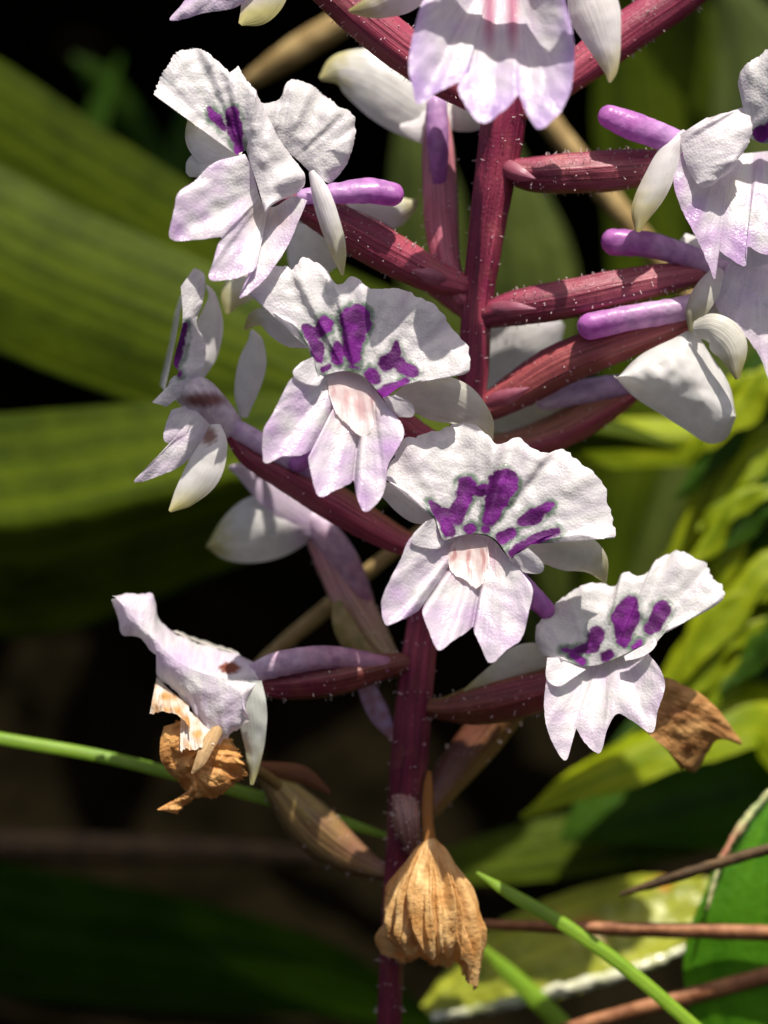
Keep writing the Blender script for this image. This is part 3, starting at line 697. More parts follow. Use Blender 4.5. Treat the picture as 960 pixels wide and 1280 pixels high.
# --- topmost flower, its hood above the frame
D = -150
f = flower('largest white flower at the top of the spike with lilac lobes and a deep pink throat', (620, 20, D))
fan('upper_lip', f, sh([(560, -12, -10), (590, -30, -6), (630, -36, -6), (668, -22, -8)], D), sh([(470, -40, -90), (500, -100, -90), (560, -150, -80), (630, -170, -80), (700, -140, -90), (760, -90, -90), (780, -40, -90)], D), -50, 90, 40, 6, 9, 0.02, 1.3, t_lilac(0.05),
    [[(600, -60, 12), (610, -36, 8)], [(650, -70, 14), (645, -40, 8)]], seed=40)
rimL7 = [(545, -20, -10), (529, 0, -26), (515, 48, -46), (511, 82, -58), (516, 112, -64), (523, 130, -66), (548, 115, -60), (572, 103, -52), (584, 97, -46), (572, 108, -54), (582, 132, -64), (602, 154, -72), (629, 139, -66), (645, 122, -58), (649, 120, -54), (660, 145, -66), (675, 162, -74),
         (701, 139, -66), (714, 108, -58), (718, 57, -46), (706, 0, -26), (690, -20, -10)]
fan('lower_lip', f, sh([(585, -24, 10), (600, -20, 40), (620, -18, 60), (640, -18, 60), (656, -20, 40), (668, -24, 10)], D), sh(rimL7, D), [-10, -20, -26, -26, -20, -10], 160, 60, 1.5, 8, 0.006, 1.3,
    lambda x, y, u, v: mix(mix(WHITE, (0.62, 0.44, 0.80), 0.15 + 0.75 * ss(0.55, 1, v) + 0.3 * nz(x / 24, y / 24)), (0.50, 0.10, 0.22), 0.8 * ss(44, 14, abs(x - 628)) * ss(84, 26, y) * (0.45 + 0.55 * sin((x - 628) * 0.21 - 1.2))), None, seed=41)
blade('sepal', f, [(722, -30, D + 40, 22), (738, 10, D + 22, 34), (752, 50, D + 14, 24), (762, 85, D + 12, 11), (762, 103, D + 12, 2)], 0.35, 0.3, tint=t_sepal(0.8, WHITE, 0.66), seed=42)
blade('sepal', f, [(530, -20, D + 40, 24), (500, -4, D + 26, 26), (465, 10, D + 24, 16), (436, 14, D + 28, 2)], 0.35, -0.3, tint=t_sepal(0.9, WHITE, 0.35), seed=43)
ovary(f, [(620, -10, D + 70, 14), (626, 20, -60, 18), (632, 60, -24, 16)], nh=0, seed=12)

# --- stalks of flowers standing above the frame, either side of the topmost flower
f = flower('thick hairy maroon flower stalk slanting up beside the topmost flower', (500, 55, -30))
ovary(f, [(360, -60, -40, 18), (410, -18, -44, 25), (455, 22, -44, 27), (505, 62, -40, 27), (560, 100, -30, 24), (606, 130, -10, 16)], nh=190, seed=13)
D = -50
fan('lower_lip', f, [(300, -50, D), (315, -46, D - 8), (335, -44, D - 4)], [(262, -40, D - 10), (228, 4, D - 24), (213, 26, D - 34), (250, 18, D - 30), (296, 8, D - 22), (325, -16, D - 12)], -14, 60, 30, 2, 4, 0.01, 1.3, t_lilac(0.8), None, seed=80)
blade('sepal', f, [(344, -46, D - 6, 14), (334, -16, D - 14, 26), (318, 12, D - 20, 22), (300, 30, D - 24, 3)], 0.4, 0.3, tint=lambda x, y, u, v: mix(mix(WHITE, PALE, u), YELLOW, 0.9 * ss(0.35, 0.8, v + 0.5 * (0.5 - u))), seed=81)
f = flower('thick maroon flower stalk slanting towards the upper side shoot', (780, 45, 10))
ovary(f, [(900, -44, 40, 20), (850, -4, 36, 25), (790, 36, 28, 26), (730, 80, 16, 24), (680, 116, 6, 20), (640, 142, 0, 14)], nh=150, seed=14)

# --- flower behind the stem: pale petal tips and upright stalk with spur
D = 70
f = flower('white flower mostly hidden behind the top of the stem', (520, 120, D))
blade('sepal', f, [(560, 160, D - 4, 30), (510, 126, D, 42), (465, 98, D + 6, 40), (425, 88, D + 14, 24), (400, 98, D + 22, 3)], 0.35, 0.1, nl=50, nw=17, tint=t_sepal(0.85, WHITE, 0.72), seed=45)
blade('petal', f, [(560, 130, D - 10, 14), (548, 148, D - 16, 22), (528, 160, D - 18, 18), (500, 158, D - 14, 4)], 0.3, 0.3, tint=t_lilac(0.1), seed=46)
blade('petal', f, [(560, 128, D - 8, 14), (576, 142, D - 12, 22), (592, 152, D - 12, 14), (604, 158, D - 10, 3)], 0.3, -0.3, tint=t_lilac(0.1), seed=47)
spur(f, [(545, 132, D - 32, 13), (546, 165, D - 40, 14), (548, 200, D - 40, 12), (549, 234, D - 36, 9)], LILAC, VIOLET, 13)
ovary(f, [(546, 130, D - 14, 12), (548, 180, D - 18, 20), (550, 235, D - 24, 22), (553, 290, D - 36, 21), (560, 335, D - 54, 17), (578, 372, -2, 12)], ROSE, WINE, 60, 15, (0.36, 0.26, 0.12))
# --- second flower behind, below the half-turned one
D = 60
f = flower('white flower tucked behind the half-turned flower and its stalk', (440, 270, D))
blade('sepal', f, [(420, 262, D - 6, 12), (455, 262, D - 8, 22), (490, 266, D - 6, 22), (512, 258, D, 12), (522, 250, D + 4, 2)], 0.4, 0.2, tint=t_sepal(0.75, WHITE, 0.6), seed=48)
blade('petal', f, [(430, 258, D - 14, 18), (408, 284, D - 20, 34), (388, 318, D - 24, 34), (372, 352, D - 24, 10)], 0.3, 0.2, tint=t_lilac(0.1), seed=49)
blade('sepal', f, [(330, 330, D - 20, 16), (306, 352, D - 24, 22), (290, 372, D - 24, 16), (284, 392, D - 22, 3)], 0.35, 0.2, tint=t_sepal(0.8, CREAM, 0.3), seed=50)
ovary(f, [(424, 262, D, 12), (480, 300, D + 4, 18), (540, 350, D - 10, 17), (588, 392, 12, 12)], nh=0, seed=16)

# --- cluster of flowers on the other side of the stem
D = -20
f = flower('white and lilac flower with a violet spur on the highest side stalk', (890, 220, D))
ovary(f, [(612, 208, 0, 9), (632, 213, -6, 14), (668, 218, -10, 22), (720, 216, -12, 25), (780, 212, -10, 25), (840, 206, -6, 18)], nh=170, seed=17, bract=0, top=(0.33, 0.09, 0.11))
spur(f, [(872, 188, D - 4, 13), (836, 174, D - 12, 16), (792, 158, D - 16, 18), (762, 146, D - 18, 15)], LILAC, VIOLET, 17)
blade('sepal', f, [(858, 164, D - 26, 6), (836, 190, D - 34, 15), (818, 228, D - 42, 19), (801, 262, D - 44, 15), (797, 290, D - 44, 3)], 0.5, 0.3, tint=t_sepal(0.9, WHITE, 0.45), seed=51)
fan('upper_lip', f, [(850, 168, D - 26), (852, 184, D - 34), (858, 206, D - 40), (868, 226, D - 44)], [(884, 146, D - 22), (906, 142, D - 34), (932, 134, D - 30), (940, 164, D - 50), (926, 196, D - 58), (910, 216, D - 56), (890, 232, D - 52), (876, 234, D - 46)], -22, 60, 30, 5, 4, 0.02, 1.3, t_lilac(0.05), None, seed=52)
fan('upper_lip', f, [(930, 170, D - 20), (960, 180, D - 30), (1000, 176, D - 40)], [(931, 140, D - 20), (923, 98, D - 34), (944, 72, D - 40), (980, 58, D - 44), (1030, 80, D - 50), (1060, 130, D - 60)], -14, 80, 36, 5, 6, 0.02, 1.3, t_lilac(0.05), [[(950, 168, 9), (975, 160, 12)]], seed=53)
rimR1 = [(846, 196, -30), (842, 230, -40), (856, 270, -52), (874, 304, -60), (894, 350, -66), (890, 312, -46), (912, 322, -58), (932, 333, -62), (934, 308, -56), (960, 318, -60), (1000, 300, -56), (1020, 250, -46)]
fan('lower_lip', f, sh([(880, 186, -10), (900, 190, 10), (925, 192, 20), (950, 190, 20), (980, 186, 6)], D), sh(rimR1, D), [-16, -22, -26, -22, -10], 110, 46, 2.5, 7, 0.01, 1.4,
    t_lower(905, 235, 34, 30, 0.9, 0.5, 3.0, WHITE, (0.78, 0.66, 0.56)), None, seed=54)
D = 0
f = flower('white flower with olive-tipped sepals on the second side stalk', (910, 380, D))
ovary(f, [(596, 402, 0, 11), (616, 393, -6, 17), (650, 384, -12, 22), (720, 372, -16, 24), (790, 357, -14, 22), (850, 346, -8, 18), (890, 340, -2, 12)], nh=200, seed=18, bract=0, top=(0.33, 0.09, 0.11))
spur(f, [(905, 334, D - 10, 13), (868, 322, D - 12, 14), (815, 306, D - 14, 16), (768, 302, D - 14, 17)], PALE, VIOLET, 18)
blade('sepal', f, [(898, 334, D - 40, 8), (884, 358, D - 56, 16), (868, 388, D - 60, 14), (863, 415, D - 58, 3)], 0.5, 0.3, tint=t_sepal(0.8, CREAM, 0.4, OLIVE), seed=55)
rimR2 = [(906, 334, -22), (893, 374, -34), (908, 400, -42), (932, 420, -46), (950, 446, -52), (966, 478, -58), (1000, 450, -52), (1020, 400, -40), (1010, 340, -24)]
fan('lower_lip', f, sh([(920, 320, -6), (945, 322, 10), (975, 322, 10), (995, 320, -4)], D), sh(rimR2, D), -20, 90, 40, 3, 6, 0.01, 1.4, t_lilac(0.5, seed=4, base=WHITE), None, seed=56)
fan('petal', f, [(905, 360, D - 6), (930, 340, D - 4), (960, 330, D)], [(890, 318, D - 20), (934, 292, D - 30), (975, 280, D - 36)], -8, 50, 24, 4, 4, 0.02, 1.3, t_lilac(0.05), None, seed=57)
blade('petal', f, [(960, 360, D + 10, 22), (930, 345, D + 12, 32), (890, 330, D + 14, 32), (850, 300, D + 20, 12)], 0.25, 0.2, tint=t_lilac(0.05), seed=58)
D = -25
f = flower('glossy cupped white sepal flower on the third side stalk, seen from below', (850, 470, D))
ovary(f, [(592, 512, 6, 12), (612, 508, 4, 17), (650, 486, 2, 23), (697, 458, -2, 26), (760, 432, -10, 24), (820, 412, -20, 19), (864, 398, -28, 13)], nh=90, seed=19, bract=0, under=(0.30, 0.075, 0.07))
spur(f, [(880, 376, D - 6, 14), (850, 386, D - 10, 16), (790, 396, D - 14, 16), (738, 407, D - 16, 17)], PALE, VIOLET, 19)
fan('sepal', f, [(770, 474, D - 4), (800, 444, D - 10), (840, 424, D - 14), (866, 414, D - 14), (890, 446, D - 10), (912, 482, D - 6), (920, 520, D)], [(766, 468, D - 2), (790, 494, D - 6), (820, 514, D - 10), (855, 536, D - 12), (885, 554, D - 12), (908, 548, D - 6), (920, 522, D)],
    -70, 70, 34, 0, 1, 0, 2.0, lambda x, y, u, v: mix(WHITE, YELLOW, 0.7 * ss(905, 925, x * 0.8 + y * 0.34)), mat=SEPAL, seed=60)
blade('sepal', f, [(866, 412, D - 40, 10), (890, 414, D - 56, 22), (912, 434, D - 62, 22), (922, 474, D - 62, 3)], 0.4, 0.2, tint=t_sepal(0.9, CREAM, 0.55, OLIVE), seed=61)
fan('petal', f, [(870, 400, D + 4), (900, 392, D + 8), (940, 400, D + 10)], [(862, 380, D - 4), (890, 350, D + 4), (930, 352, D + 4), (965, 380, D)], -10, 40, 24, 3, 4, 0.02, 1.2, t_lilac(0.05), None, seed=62)
D = 80
f = flower('flower half hidden behind the stem, only stalk and pale petals showing', (700, 480, D))
ovary(f, [(598, 556, 20, 12), (640, 556, 40, 17), (690, 542, 50, 22), (735, 520, 54, 22), (780, 494, 56, 16), (800, 480, 58, 10)], nh=60, seed=20, under=(0.28, 0.13, 0.05))
spur(f, [(800, 478, D - 36, 11), (760, 484, D - 40, 15), (715, 492, D - 40, 15), (680, 500, D - 38, 12)], LILAC, PALE, 20)
blade('petal', f, [(590, 470, D + 20, 34), (630, 450, D + 14, 46), (670, 432, D + 14, 36), (704, 404, D + 20, 4)], 0.25, 0.2, nl=44, nw=15, tint=t_lilac(0.1), seed=63)
blade('petal', f, [(590, 520, D + 20, 16), (630, 520, D + 16, 24), (670, 524, D + 18, 22), (708, 512, D + 22, 4)], 0.25, 0.2, tint=t_lilac(0.1, base=CREAM), seed=64)

# --- flower behind, lower down on the other side, hanging bud-like
D = 90
f = flower('closed white flower with yellow sepal tips hanging behind the spike', (330, 660, D))
fan('sepal', f, [(258, 682, D), (280, 646, D - 12), (310, 622, D - 20), (350, 618, D - 22), (388, 640, D - 16), (402, 662, D - 8)], [(258, 684, D), (280, 699, D - 8), (312, 704, D - 14), (348, 698, D - 18), (376, 684, D - 14), (402, 666, D - 8)],
    -44, 60, 30, 0, 1, 0, 0.8, lambda x, y, u, v: mix(mix(WHITE, YELLOW, 0.85 * ss(305, 262, x + 8 * nz(x / 9, y / 9))), PALE, ss(345, 390, x)), mat=SEPAL, seed=65)
blade('petal', f, [(410, 664, D - 30, 16), (372, 634, D - 40, 24), (335, 606, D - 40, 22), (305, 588, D - 34, 12), (286, 584, D - 30, 2)], 0.3, 0.3, tint=t_lilac(0.35, base=PALE), seed=66)
spur(f, [(392, 652, D - 20, 18), (420, 684, D - 26, 18), (440, 716, D - 30, 16), (456, 752, D - 30, 12)], PALE, ROSE, 21)
ovary(f, [(392, 660, D - 6, 14), (412, 700, D - 10, 20), (438, 748, D - 20, 24), (464, 792, D - 40, 22), (486, 822, 30, 14), (510, 846, 6, 10)], ROSE, OLIVE, 40, 22, OLIVE)

# --- spent lower parts of the spike
D = 20
f = flower('pink and olive spent ovary hanging against the lower stem', (470, 880, D), 'spent_flower')
blade('bract', f, [(452, 838, D, 8), (460, 868, D - 4, 13), (474, 896, D - 6, 13), (494, 928, D - 6, 3)], 0.5, 0.3, tint=lambda x, y, u, v: mix(ROSE, LILAC, 0.5 + nz(x / 10, y / 10)), mat=SEPAL, seed=67)
blade('bract', f, [(420, 752, D + 10, 6), (428, 780, D + 4, 14), (444, 806, D, 14), (478, 834, D - 4, 4)], 0.4, 0.2, tint=lambda x, y, u, v: mix((0.50, 0.36, 0.16), OLIVE, 0.5 + nz(x / 12, y / 12)), mat=SEPAL, seed=68)
D = 40
f = flower('olive and brown swollen seed capsule low on the stem', (410, 1030, D), 'seed_capsule')
ovary(f, [(328, 966, D - 20, 8), (356, 994, D - 16, 22), (392, 1034, D - 10, 30), (432, 1066, D - 10, 24), (470, 1086, D - 20, 13), (498, 1092, 2, 9)], OLIVE, (0.16, 0.04, 0.05), 30, 24, (0.30, 0.20, 0.08))
blade('withered_petal', f, [(322, 960, D - 30, 8), (350, 966, D - 36, 12), (380, 972, D - 34, 12), (412, 992, D - 30, 3)], 0.5, 0.4, tint=lambda x, y, u, v: mix((0.34, 0.15, 0.07), (0.2, 0.08, 0.04), v), mat=WITHER, seed=69)
D = -70
f = flower('crumpled orange-brown withered flower hanging under the fading flower', (250, 960, D), 'withered_flower')
wt = lambda x, y, u, v: mix((0.80, 0.46, 0.17), (0.56, 0.25, 0.08), 0.4 + 1.1 * nz(x / 20, y / 20, 8))
fan('withered_petal', f, [(205, 908, D - 14), (200, 930, D - 20), (204, 956, D - 24), (236, 984, D - 20), (196, 1012, D - 24)], [(240, 896, D - 6), (244, 930, D - 30), (242, 962, D - 30), (246, 990, D - 26), (222, 1018, D - 18)], -10, 90, 40, 9, 4, 0.09, 4.5, wt, power=1.2, mat=WITHER, seed=70)
fan('withered_petal', f, [(238, 920, D - 4), (246, 960, D - 24), (240, 996, D - 20)], [(290, 922, D), (306, 960, D - 10), (300, 976, D - 8), (270, 996, D - 4), (240, 1000, D - 10)], -12, 90, 44, 9, 3, 0.09, 4.5, wt, power=1.1, mat=WITHER, seed=71)
fan('withered_petal', f, [(220, 900, D + 10), (250, 910, D + 16), (280, 926, D + 14)], [(206, 960, D + 16), (240, 990, D + 20), (290, 980, D + 18)], 14, 40, 20, 4, 3, 0.03, 4, wt, mat=WITHER, seed=72)
tube('stalk', f, [(286, 950, D, 6), (330, 968, D + 60, 7), (372, 1004, D + 100, 6)], STEM, t_stalk(BROWN, OLIVE), n=20, m=10, bumpy=0.6)

# --- withered bell hanging from the foot of the spike
D = -55
f = flower('papery tan withered flower hanging like a bell from the foot of the spike', (540, 1100, D), 'withered_flower')
def bell(f, D):
    nu, nv = 220, 90
    vs_, ts, uv = [], [], []
    axis = [(538, 1048, 5, 5), (538, 1062, 20, 18), (537, 1085, 36, 32), (538, 1115, 54, 46), (540, 1150, 64, 54), (542, 1182, 66, 54), (545, 1204, 58, 46)]
    for i in range(nu):
        u = i / (nu - 1); a = 2 * pi * u
        rag = 1 + 0.06 * nz(cos(a) * 3, sin(a) * 3, 2) + 0.07 * nz(cos(a) * 9, sin(a) * 9, 5)
        cut = 0.10 * ss(0.2, 1, cos(a - 0.3 * pi) * 0.5 + 0.5)           # longer on one side
        for j in range(nv):
            v = j / (nv - 1)
            c = cr(axis, v * rag * 0.98)
            ridge = 1 + min(1, v * 2.2) * (0.20 * nz(cos(a) * 2.6, sin(a) * 2.6, v * 1.2) - 0.26 * max(0, 0.30 - abs(nz(cos(a) * 4.4, sin(a) * 4.4, v * 1.1 + 5))) / 0.30 + 0.07 * nz(cos(a) * 9, sin(a) * 9, v * 4) + 0.05 * nz(cos(a) * 5, v * 9, sin(a) * 5))
            x = c[0] + cos(a) * c[2] * ridge + 3 * nz(v * 5, a * 2, 3)
            y = c[1] + v * v * (10 * nz(cos(a) * 2, sin(a) * 2, 9) * 2 + 14 * cos(a - 0.5) + 3 * nz(a * 7, 4.4))
            d = D + sin(a) * c[3] * ridge
            if v > 0.9 and abs(u - 0.93) < 0.05: y += 40 * (v - 0.9) * 10 * (1 - abs(u - 0.93) / 0.05) * 0.7
            vs_.append(W(x, y, d)); uv.append((u, v))
            ts.append(mix((0.82, 0.56, 0.26), (0.62, 0.33, 0.11), 0.35 + 0.9 * nz(x / 16, y / 30, d / 20) + 0.3 * (1 - v)))
    mesh_obj('bell', vs_, grid_faces(nu, nv), WITHER, f, ts, None, uv)
bell(f, D)
tube('stalk', f, [(536, 966, -10, 3), (535, 985, -20, 6), (534, 1020, -40, 7), (537, 1056, D, 8)], WITHER, lambda x, y, a, v: (0.50, 0.22, 0.06), n=24, m=12, ridges=0.1, nr=5)
f = flower('hairy purplish stub on the lower stem above the withered bell', (510, 1030, -14), 'stalk_stub')
cl = [(496, 996, -8, 8), (506, 1010, -20, 17), (512, 1034, -30, 18), (516, 1060, -26, 10)]
ovary(f, cl, (0.30, 0.16, 0.14), (0.22, 0.12, 0.10), 130, 25, None, 'ovary', 7)

# --- olive stalk slanting behind the lower stem
f = flower('olive-brown seed capsule slanting behind the lower stem', (590, 940, 60), 'seed_capsule')
ovary(f, [(512, 1040, 4, 9), (536, 1008, 30, 16), (568, 964, 54, 23), (604, 920, 64, 26), (640, 876, 66, 22), (664, 846, 60, 10)], (0.13, 0.06, 0.02), (0.24, 0.13, 0.04), 20, 26, (0.10, 0.03, 0.02))

# ------------------------------------------------------------------ strap leaves behind on one side
strap = empty('strap_leaf_plant', W(-420, 900, 700), None, 'plant with broad green strap leaves arching behind the orchid flowers', 'plant')
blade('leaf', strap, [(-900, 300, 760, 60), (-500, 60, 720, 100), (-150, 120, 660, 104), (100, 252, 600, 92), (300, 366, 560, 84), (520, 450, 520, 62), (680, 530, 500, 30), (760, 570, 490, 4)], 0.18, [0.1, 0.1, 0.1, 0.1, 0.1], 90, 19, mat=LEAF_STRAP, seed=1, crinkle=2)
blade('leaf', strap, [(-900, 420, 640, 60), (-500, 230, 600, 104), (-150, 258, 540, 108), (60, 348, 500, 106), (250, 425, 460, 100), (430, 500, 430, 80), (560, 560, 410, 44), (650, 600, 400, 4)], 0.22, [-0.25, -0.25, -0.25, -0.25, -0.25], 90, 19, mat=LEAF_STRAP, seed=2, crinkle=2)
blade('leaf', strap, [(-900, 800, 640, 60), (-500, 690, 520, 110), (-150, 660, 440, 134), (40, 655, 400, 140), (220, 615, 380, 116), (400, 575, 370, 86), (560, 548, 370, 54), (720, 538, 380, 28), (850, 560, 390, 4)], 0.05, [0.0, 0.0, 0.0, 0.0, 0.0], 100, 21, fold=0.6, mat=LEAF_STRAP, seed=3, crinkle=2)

blade('leaf', strap, [(-900, 1180, 860, 60), (-500, 1150, 800, 110), (-150, 1160, 740, 130), (60, 1190, 710, 130), (260, 1216, 690, 110), (420, 1240, 670, 70), (560, 1290, 660, 6)], 0.2, [0.9, 0.9, 0.9, 0.9, 0.9], 80, 17, mat=LEAF_SHADED, seed=4, crinkle=3)  # darker than its sibling leaves, shade put into its colour

# ------------------------------------------------------------------ leaves on the other side
fleshy = empty('fleshy_leaf_plant', W(1150, 1250, 420), None, 'plant with bright yellow-green fleshy leaves in sun behind the small tilted flower', 'plant')
def fleaf(pts, cup=0.3, roll=0.2, mat=LEAF_BRIGHT, seed=0.0, **k):
    return blade('leaf', fleshy, pts, cup, roll, 60, 15, mat=mat, seed=seed, crinkle=2, **k)
fleaf([(1180, 1180, 420, 30), (1060, 980, 360, 60), (960, 880, 330, 60), (860, 905, 300, 52), (740, 962, 280, 36), (650, 1020, 270, 3)], 0.1, 0.8, seed=1, fold=0.35, wave=3)
fleaf([(1150, 1120, 440, 40), (1060, 960, 420, 110), (960, 930, 400, 130), (860, 960, 390, 110), (760, 1010, 380, 50), (700, 1050, 380, 4)], 0.2, 0.3, LEAF_SHADED, seed=2)  # leaf body below the sunlit folds, its shade put into the colour
fleaf([(1150, 1000, 400, 40), (1050, 740, 360, 36), (960, 690, 340, 32), (890, 770, 320, 30), (840, 830, 312, 24), (800, 890, 308, 3)], 0.0, 0.8, seed=3, fold=0.6, wave=4)
fleaf([(1160, 900, 400, 40), (1060, 600, 380, 40), (970, 575, 360, 36), (910, 625, 340, 36), (890, 690, 335, 32), (895, 760, 335, 4)], 0.0, 0.7, seed=4, fold=0.7, wave=4)
fleaf([(1160, 820, 420, 40), (1080, 540, 400, 40), (990, 490, 390, 36), (920, 545, 376, 32), (876, 610, 368, 26), (845, 670, 364, 20), (815, 745, 360, 4)], 0.0, 0.7, seed=5, fold=0.7, wave=4)
fleaf([(1150, 960, 400, 30), (1060, 800, 370, 36), (980, 770, 350, 32), (920, 820, 330, 30), (880, 880, 320, 22), (850, 930, 318, 3)], 0.0, 0.8, seed=6, fold=0.6, wave=4)
fleaf([(1150, 1040, 420, 30), (1080, 690, 400, 34), (1000, 660, 380, 30), (940, 710, 360, 28), (900, 770, 350, 20), (872, 840, 346, 3)], 0.0, 0.9, seed=8, fold=0.7, wave=3)
fleaf([(1140, 700, 420, 30), (1040, 470, 400, 34), (960, 500, 386, 28), (905, 560, 372, 22), (890, 600, 368, 3)], 0.0, 0.9, seed=9, fold=0.7, wave=3)
fleaf([(1100, 640, 460, 30), (980, 560, 440, 34), (860, 545, 430, 34), (720, 548, 420, 36), (620, 564, 420, 26), (540, 580, 420, 3)], 0.0, 0.5, LEAF_BRIGHT, seed=6, fold=0.5)
fleaf([(1160, 960, 460, 50), (1080, 800, 450, 110), (1000, 780, 440, 130), (920, 840, 430, 90), (860, 900, 430, 4)], 0.2, 0.3, LEAF_SHADED, seed=7)
fleaf([(1160, 860, 480, 50), (1080, 680, 470, 90), (1000, 620, 460, 100), (940, 660, 450, 70), (900, 740, 440, 4)], 0.2, 0.3, LEAF_SHADED, seed=10)

rl = random.Random(21)
for k in range(16):
    y0 = 500 + 25 * k + rl.uniform(-18, 18); x0 = rl.uniform(850, 950); d0 = rl.uniform(300, 410); wd = rl.uniform(16, 28)
    fleaf([(1120, y0 + 60, d0 + 60, 4), (1040, y0 - 70 + rl.uniform(-20, 20), d0 + 30, wd * 0.8), (x0 + 50, y0 - 66, d0 + 10, wd), (x0, y0 - 8, d0, wd), (x0 - rl.uniform(20, 50), y0 + rl.uniform(40, 80), d0 - 8, 2)],
          rl.uniform(0, 0.2), rl.uniform(0.5, 1.0), LEAF_BRIGHT if k % 3 else LEAF_SHADED, seed=50 + k, fold=rl.uniform(0.4, 0.8), wave=rl.uniform(3, 7))
tall = empty('upright_leaf_plant', W(720, 900, 900), None, 'blurred plant with upright olive-green leaves behind the side stalks', 'plant')
for k, (pts, mt) in enumerate((([(700, 900, 900, 8), (600, 560, 880, 20), (552, 380, 860, 44), (530, 240, 840, 44), (505, 110, 830, 4)], LEAF_OLIVE), ([(715, 900, 900, 8), (680, 600, 820, 30), (668, 440, 790, 56), (660, 320, 770, 56), (636, 170, 760, 5)], LEAF_OLIVE),
        ([(725, 900, 900, 8), (800, 560, 960, 40), (850, 300, 980, 90), (840, 120, 980, 100), (790, -60, 980, 40)], LEAF_STRAP), ([(735, 900, 900, 8), (880, 560, 900, 40), (950, 320, 900, 66), (960, 120, 900, 70), (900, -40, 900, 10)], LEAF_OLIVE),
        ([(720, 900, 900, 8), (752, 600, 860, 16), (782, 420, 840, 30), (800, 280, 830, 26), (790, 190, 830, 3)], LEAF_STRAP))):
    blade('leaf', tall, pts, 0.2, [0.3, 0.2, 0.1, 0, -0.2], 50, 13, mat=mt, seed=30 + k, crinkle=3)
sprig = empty('dim_sprig', W(180, 330, 1200), None, 'faint blurred green sprig in deep shade above the strap leaves', 'plant')
for k, pts in enumerate(([(215, 330, 1200, 4), (190, 200, 1190, 16), (130, 110, 1180, 22), (90, 70, 1180, 3)], [(215, 330, 1200, 4), (210, 240, 1180, 18), (235, 160, 1170, 20), (240, 90, 1160, 3)], [(215, 330, 1200, 4), (150, 270, 1180, 16), (110, 190, 1170, 22), (150, 70, 1170, 3)])):
    blade('leaf', sprig, pts, 0.2, -0.4, 30, 9, mat=LEAF_SHADED, seed=40 + k, crinkle=3)
broad = empty('broad_leaf_plant', W(1150, 1500, 120), None, 'plant with one glossy deep green leaf with a red edge and painted glints beside dry stalks', 'plant')
blade('leaf', broad, [(1090, 1480, 130, 20), (1030, 1340, 120, 90), (990, 1220, 110, 130), (984, 1110, 110, 98), (985, 1030, 120, 56), (990, 970, 130, 4)], 0.3, 0.4, 60, 19, mat=LEAF_BROAD, seed=9, crinkle=1)
tube('glint_margin', broad, [(972, 978, 122, 2), (936, 1020, 104, 4), (908, 1062, 88, 3.5), (892, 1104, 74, 3), (884, 1136, 66, 1)], MARGIN_GLINT, n=40, m=10, bumpy=5, seed=3)  # red edge of the leaf, its sparkle modelled as a pale-toned tube
fallen = empty('yellowing_leaf', W(720, 1180, 330), None, 'wide pale yellow-green leaf with orange patches lying low behind the withered bell', 'leaf')
blade('leaf_blade', fallen, [(530, 1262, 250, 12), (620, 1205, 255, 66), (720, 1166, 260, 82), (820, 1134, 270, 70), (900, 1100, 280, 4)], 0.2, -0.7, 60, 19, mat=LEAF_PALE, seed=10, crinkle=4)
tube('glint_margin', fallen, [(545, 1272, 226, 5), (620, 1258, 206, 8), (700, 1238, 200, 9), (790, 1214, 206, 8), (870, 1180, 226, 3)], GLINT_EDGE, n=60, m=10, bumpy=7, seed=5)  # pale tube standing for the bright glints on the lower edge
low = empty('dull_leaf', W(750, 1050, 460), None, 'long dull olive leaf lying flat behind the lower stem', 'leaf')
blade('leaf_blade', low, [(540, 1085, 440, 20), (640, 1066, 450, 40), (760, 1046, 460, 46), (880, 1026, 470, 40), (1000, 1000, 480, 10)], 0.15, -0.5, 50, 13, mat=LEAF_STRAP, seed=11, crinkle=3)

# ------------------------------------------------------------------ grass and dry stalks
def grass_blade(pts, label, mat=GRASS):
    o = empty('grass_blade', W(*pts[0][:3]), None, label, 'grass blade')
    blade('blade', o, pts, 0.45, -0.5, 60, 7, mat=mat, crinkle=0, seed=pts[0][0] * 0.01)
grass_blade([(-260, 880, 60, 5), (-100, 902, 50, 8), (0, 921, 40, 9), (120, 942, 36, 9), (220, 966, 34, 9), (330, 996, 40, 9), (430, 1026, 50, 8), (500, 1050, 60, 3)], 'thin green grass blade crossing in front of the crumpled withered flower')
grass_blade([(596, 1090, -10, 2), (640, 1116, -16, 9), (700, 1150, -22, 10), (770, 1198, -28, 10), (840, 1256, -34, 10), (930, 1340, -40, 10), (1010, 1440, -50, 8)], 'bright green grass blade slanting down beside the withered bell')
grass_blade([(600, 1180, 180, 3), (640, 1216, 180, 12), (690, 1264, 180, 14), (760, 1340, 180, 12)], 'blurred darker green grass blade under the bright one')
def stalk(name, pts, mat, label, cat):
    o = tube(name, None, pts, mat, n=50, m=12, bumpy=1.0, seed=pts[0][0] * 0.1)
    set_props(o, label, cat)
stalk('dry_stalk', [(560, 1154, 60, 5), (640, 1157, 60, 7), (760, 1161, 60, 9), (880, 1164, 60, 10), (1000, 1167, 60, 10), (1300, 1172, 70, 9)], DRY, 'straight red-brown dry stalk lying level beside the withered bell', 'stalk')
stalk('twig', [(776, 1118, 40, 2), (820, 1104, 36, 6), (890, 1082, 30, 7), (960, 1062, 26, 7), (1200, 1000, 20, 6)], TWIG, 'thin dark twig with a pale tip crossing the glossy deep green leaf', 'twig')
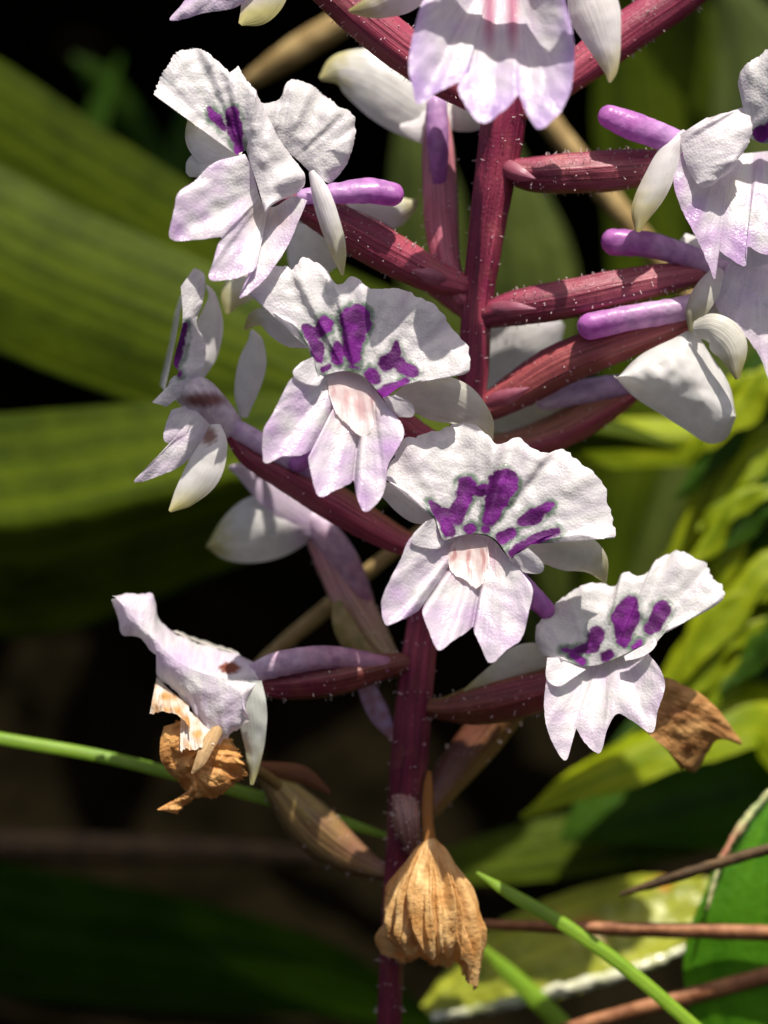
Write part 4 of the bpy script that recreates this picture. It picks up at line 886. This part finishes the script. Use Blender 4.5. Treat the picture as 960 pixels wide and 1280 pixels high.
stalk('dry_stalk', [(640, 1310, 80, 8), (740, 1278, 84, 10), (860, 1246, 90, 11), (980, 1214, 96, 11), (1200, 1160, 110, 10)], DRY, 'rough brown dry stalk slanting up along the bottom of the glossy leaf', 'stalk')
stalk('straw_stalk', [(310, 846, 170, 8), (360, 800, 168, 10), (410, 758, 166, 10), (470, 706, 166, 9), (560, 640, 180, 8)], STRAW, 'short straw-coloured stalk slanting behind the drooping ovary', 'stalk')
stalk('straw_stalk', [(640, 90, 420, 14), (700, 170, 420, 14), (780, 270, 420, 14), (900, 420, 430, 12)], STRAW, 'blurred tan stalk slanting behind the highest side stalk', 'stalk')
stalk('straw_stalk', [(300, 110, 500, 8), (350, 76, 480, 16), (400, 44, 470, 18), (470, 4, 460, 14), (560, -50, 460, 12)], STRAW, 'blurred tan dead leaf stalk behind the half-turned flower', 'stalk')
stalk('straw_stalk', [(-80, 1054, 700, 18), (40, 1058, 690, 20), (160, 1062, 680, 18), (300, 1066, 690, 14), (420, 1074, 700, 10)], TWIG, 'dim brown dead stem lying on the shaded soil', 'stalk')

# ------------------------------------------------------------------ shrub overhead, out of view, added to shade the bank
def sunshade():
    o = empty('added_sunshade', (-2.6, 2.2, 0.6), None, 'leafy shrub added out of view to shade the soil bank behind the orchid', 'sunshade')
    rnd = random.Random(5)
    vs_, fac, uv = [], [], []
    for k in range(2500):
        x = rnd.uniform(-3.0, 2.6); y = rnd.uniform(1.08, 4.6)
        z = 2.15 + 0.30 * rnd.random() + 0.42 * max(0, y - 1.2)
        a = rnd.uniform(0, 2 * pi); L = rnd.uniform(0.30, 0.48); wd = L * 0.24
        dx, dy = cos(a), sin(a); dz = rnd.uniform(-0.35, 0.15)
        b = len(vs_)
        for i in range(7):
            q = i / 6; w = wd * sin(pi * min(1, 0.04 + q * 0.95)) ** 0.8
            c = Vector((x + dx * L * q, y + dy * L * q, z + dz * L * q - 0.12 * q * q))
            for sgn in (-1, 0, 1):
                vs_.append(c + Vector((-dy, dx, 0)) * w * sgn + Vector((0, 0, 0.18 * w * abs(sgn)))); uv.append(((sgn + 1) / 2, q))
        for i in range(6):
            for e in (0, 1):
                fac.append((b + i * 3 + e, b + i * 3 + e + 1, b + i * 3 + e + 4, b + i * 3 + e + 3))
    c = mesh_obj('sunshade_leaves', vs_, fac, SHADE_LEAF, o, None, None, uv); c['kind'] = 'stuff'
    bv, bf = [], []
    for k in range(9):
        p0 = Vector((-2.8 + rnd.uniform(-0.2, 0.2), 2.2 + rnd.uniform(-0.3, 0.3), 0.7)); p3 = Vector((rnd.uniform(-1.6, 2.0), rnd.uniform(1.0, 3.8), 2.5 + rnd.uniform(0, 0.6)))
        p1 = p0 + Vector((0.1, 0, 1.3)); p2 = p3 + Vector((-0.9, 0, 0.1))
        b = len(bv)
        for i in range(15):
            q = i / 14; m_ = 1 - q
            c = p0 * m_ ** 3 + p1 * 3 * m_ * m_ * q + p2 * 3 * m_ * q * q + p3 * q ** 3
            r = 0.035 * (1 - 0.8 * q)
            for j in range(6): bv.append(c + Vector((0, cos(j * pi / 3), sin(j * pi / 3))) * r)
        for i in range(14):
            for j in range(6): bf.append((b + i * 6 + j, b + i * 6 + (j + 1) % 6, b + i * 6 + 6 + (j + 1) % 6, b + i * 6 + 6 + j))
    mesh_obj('sunshade_branches', bv, bf, TWIG, o)
sunshade()
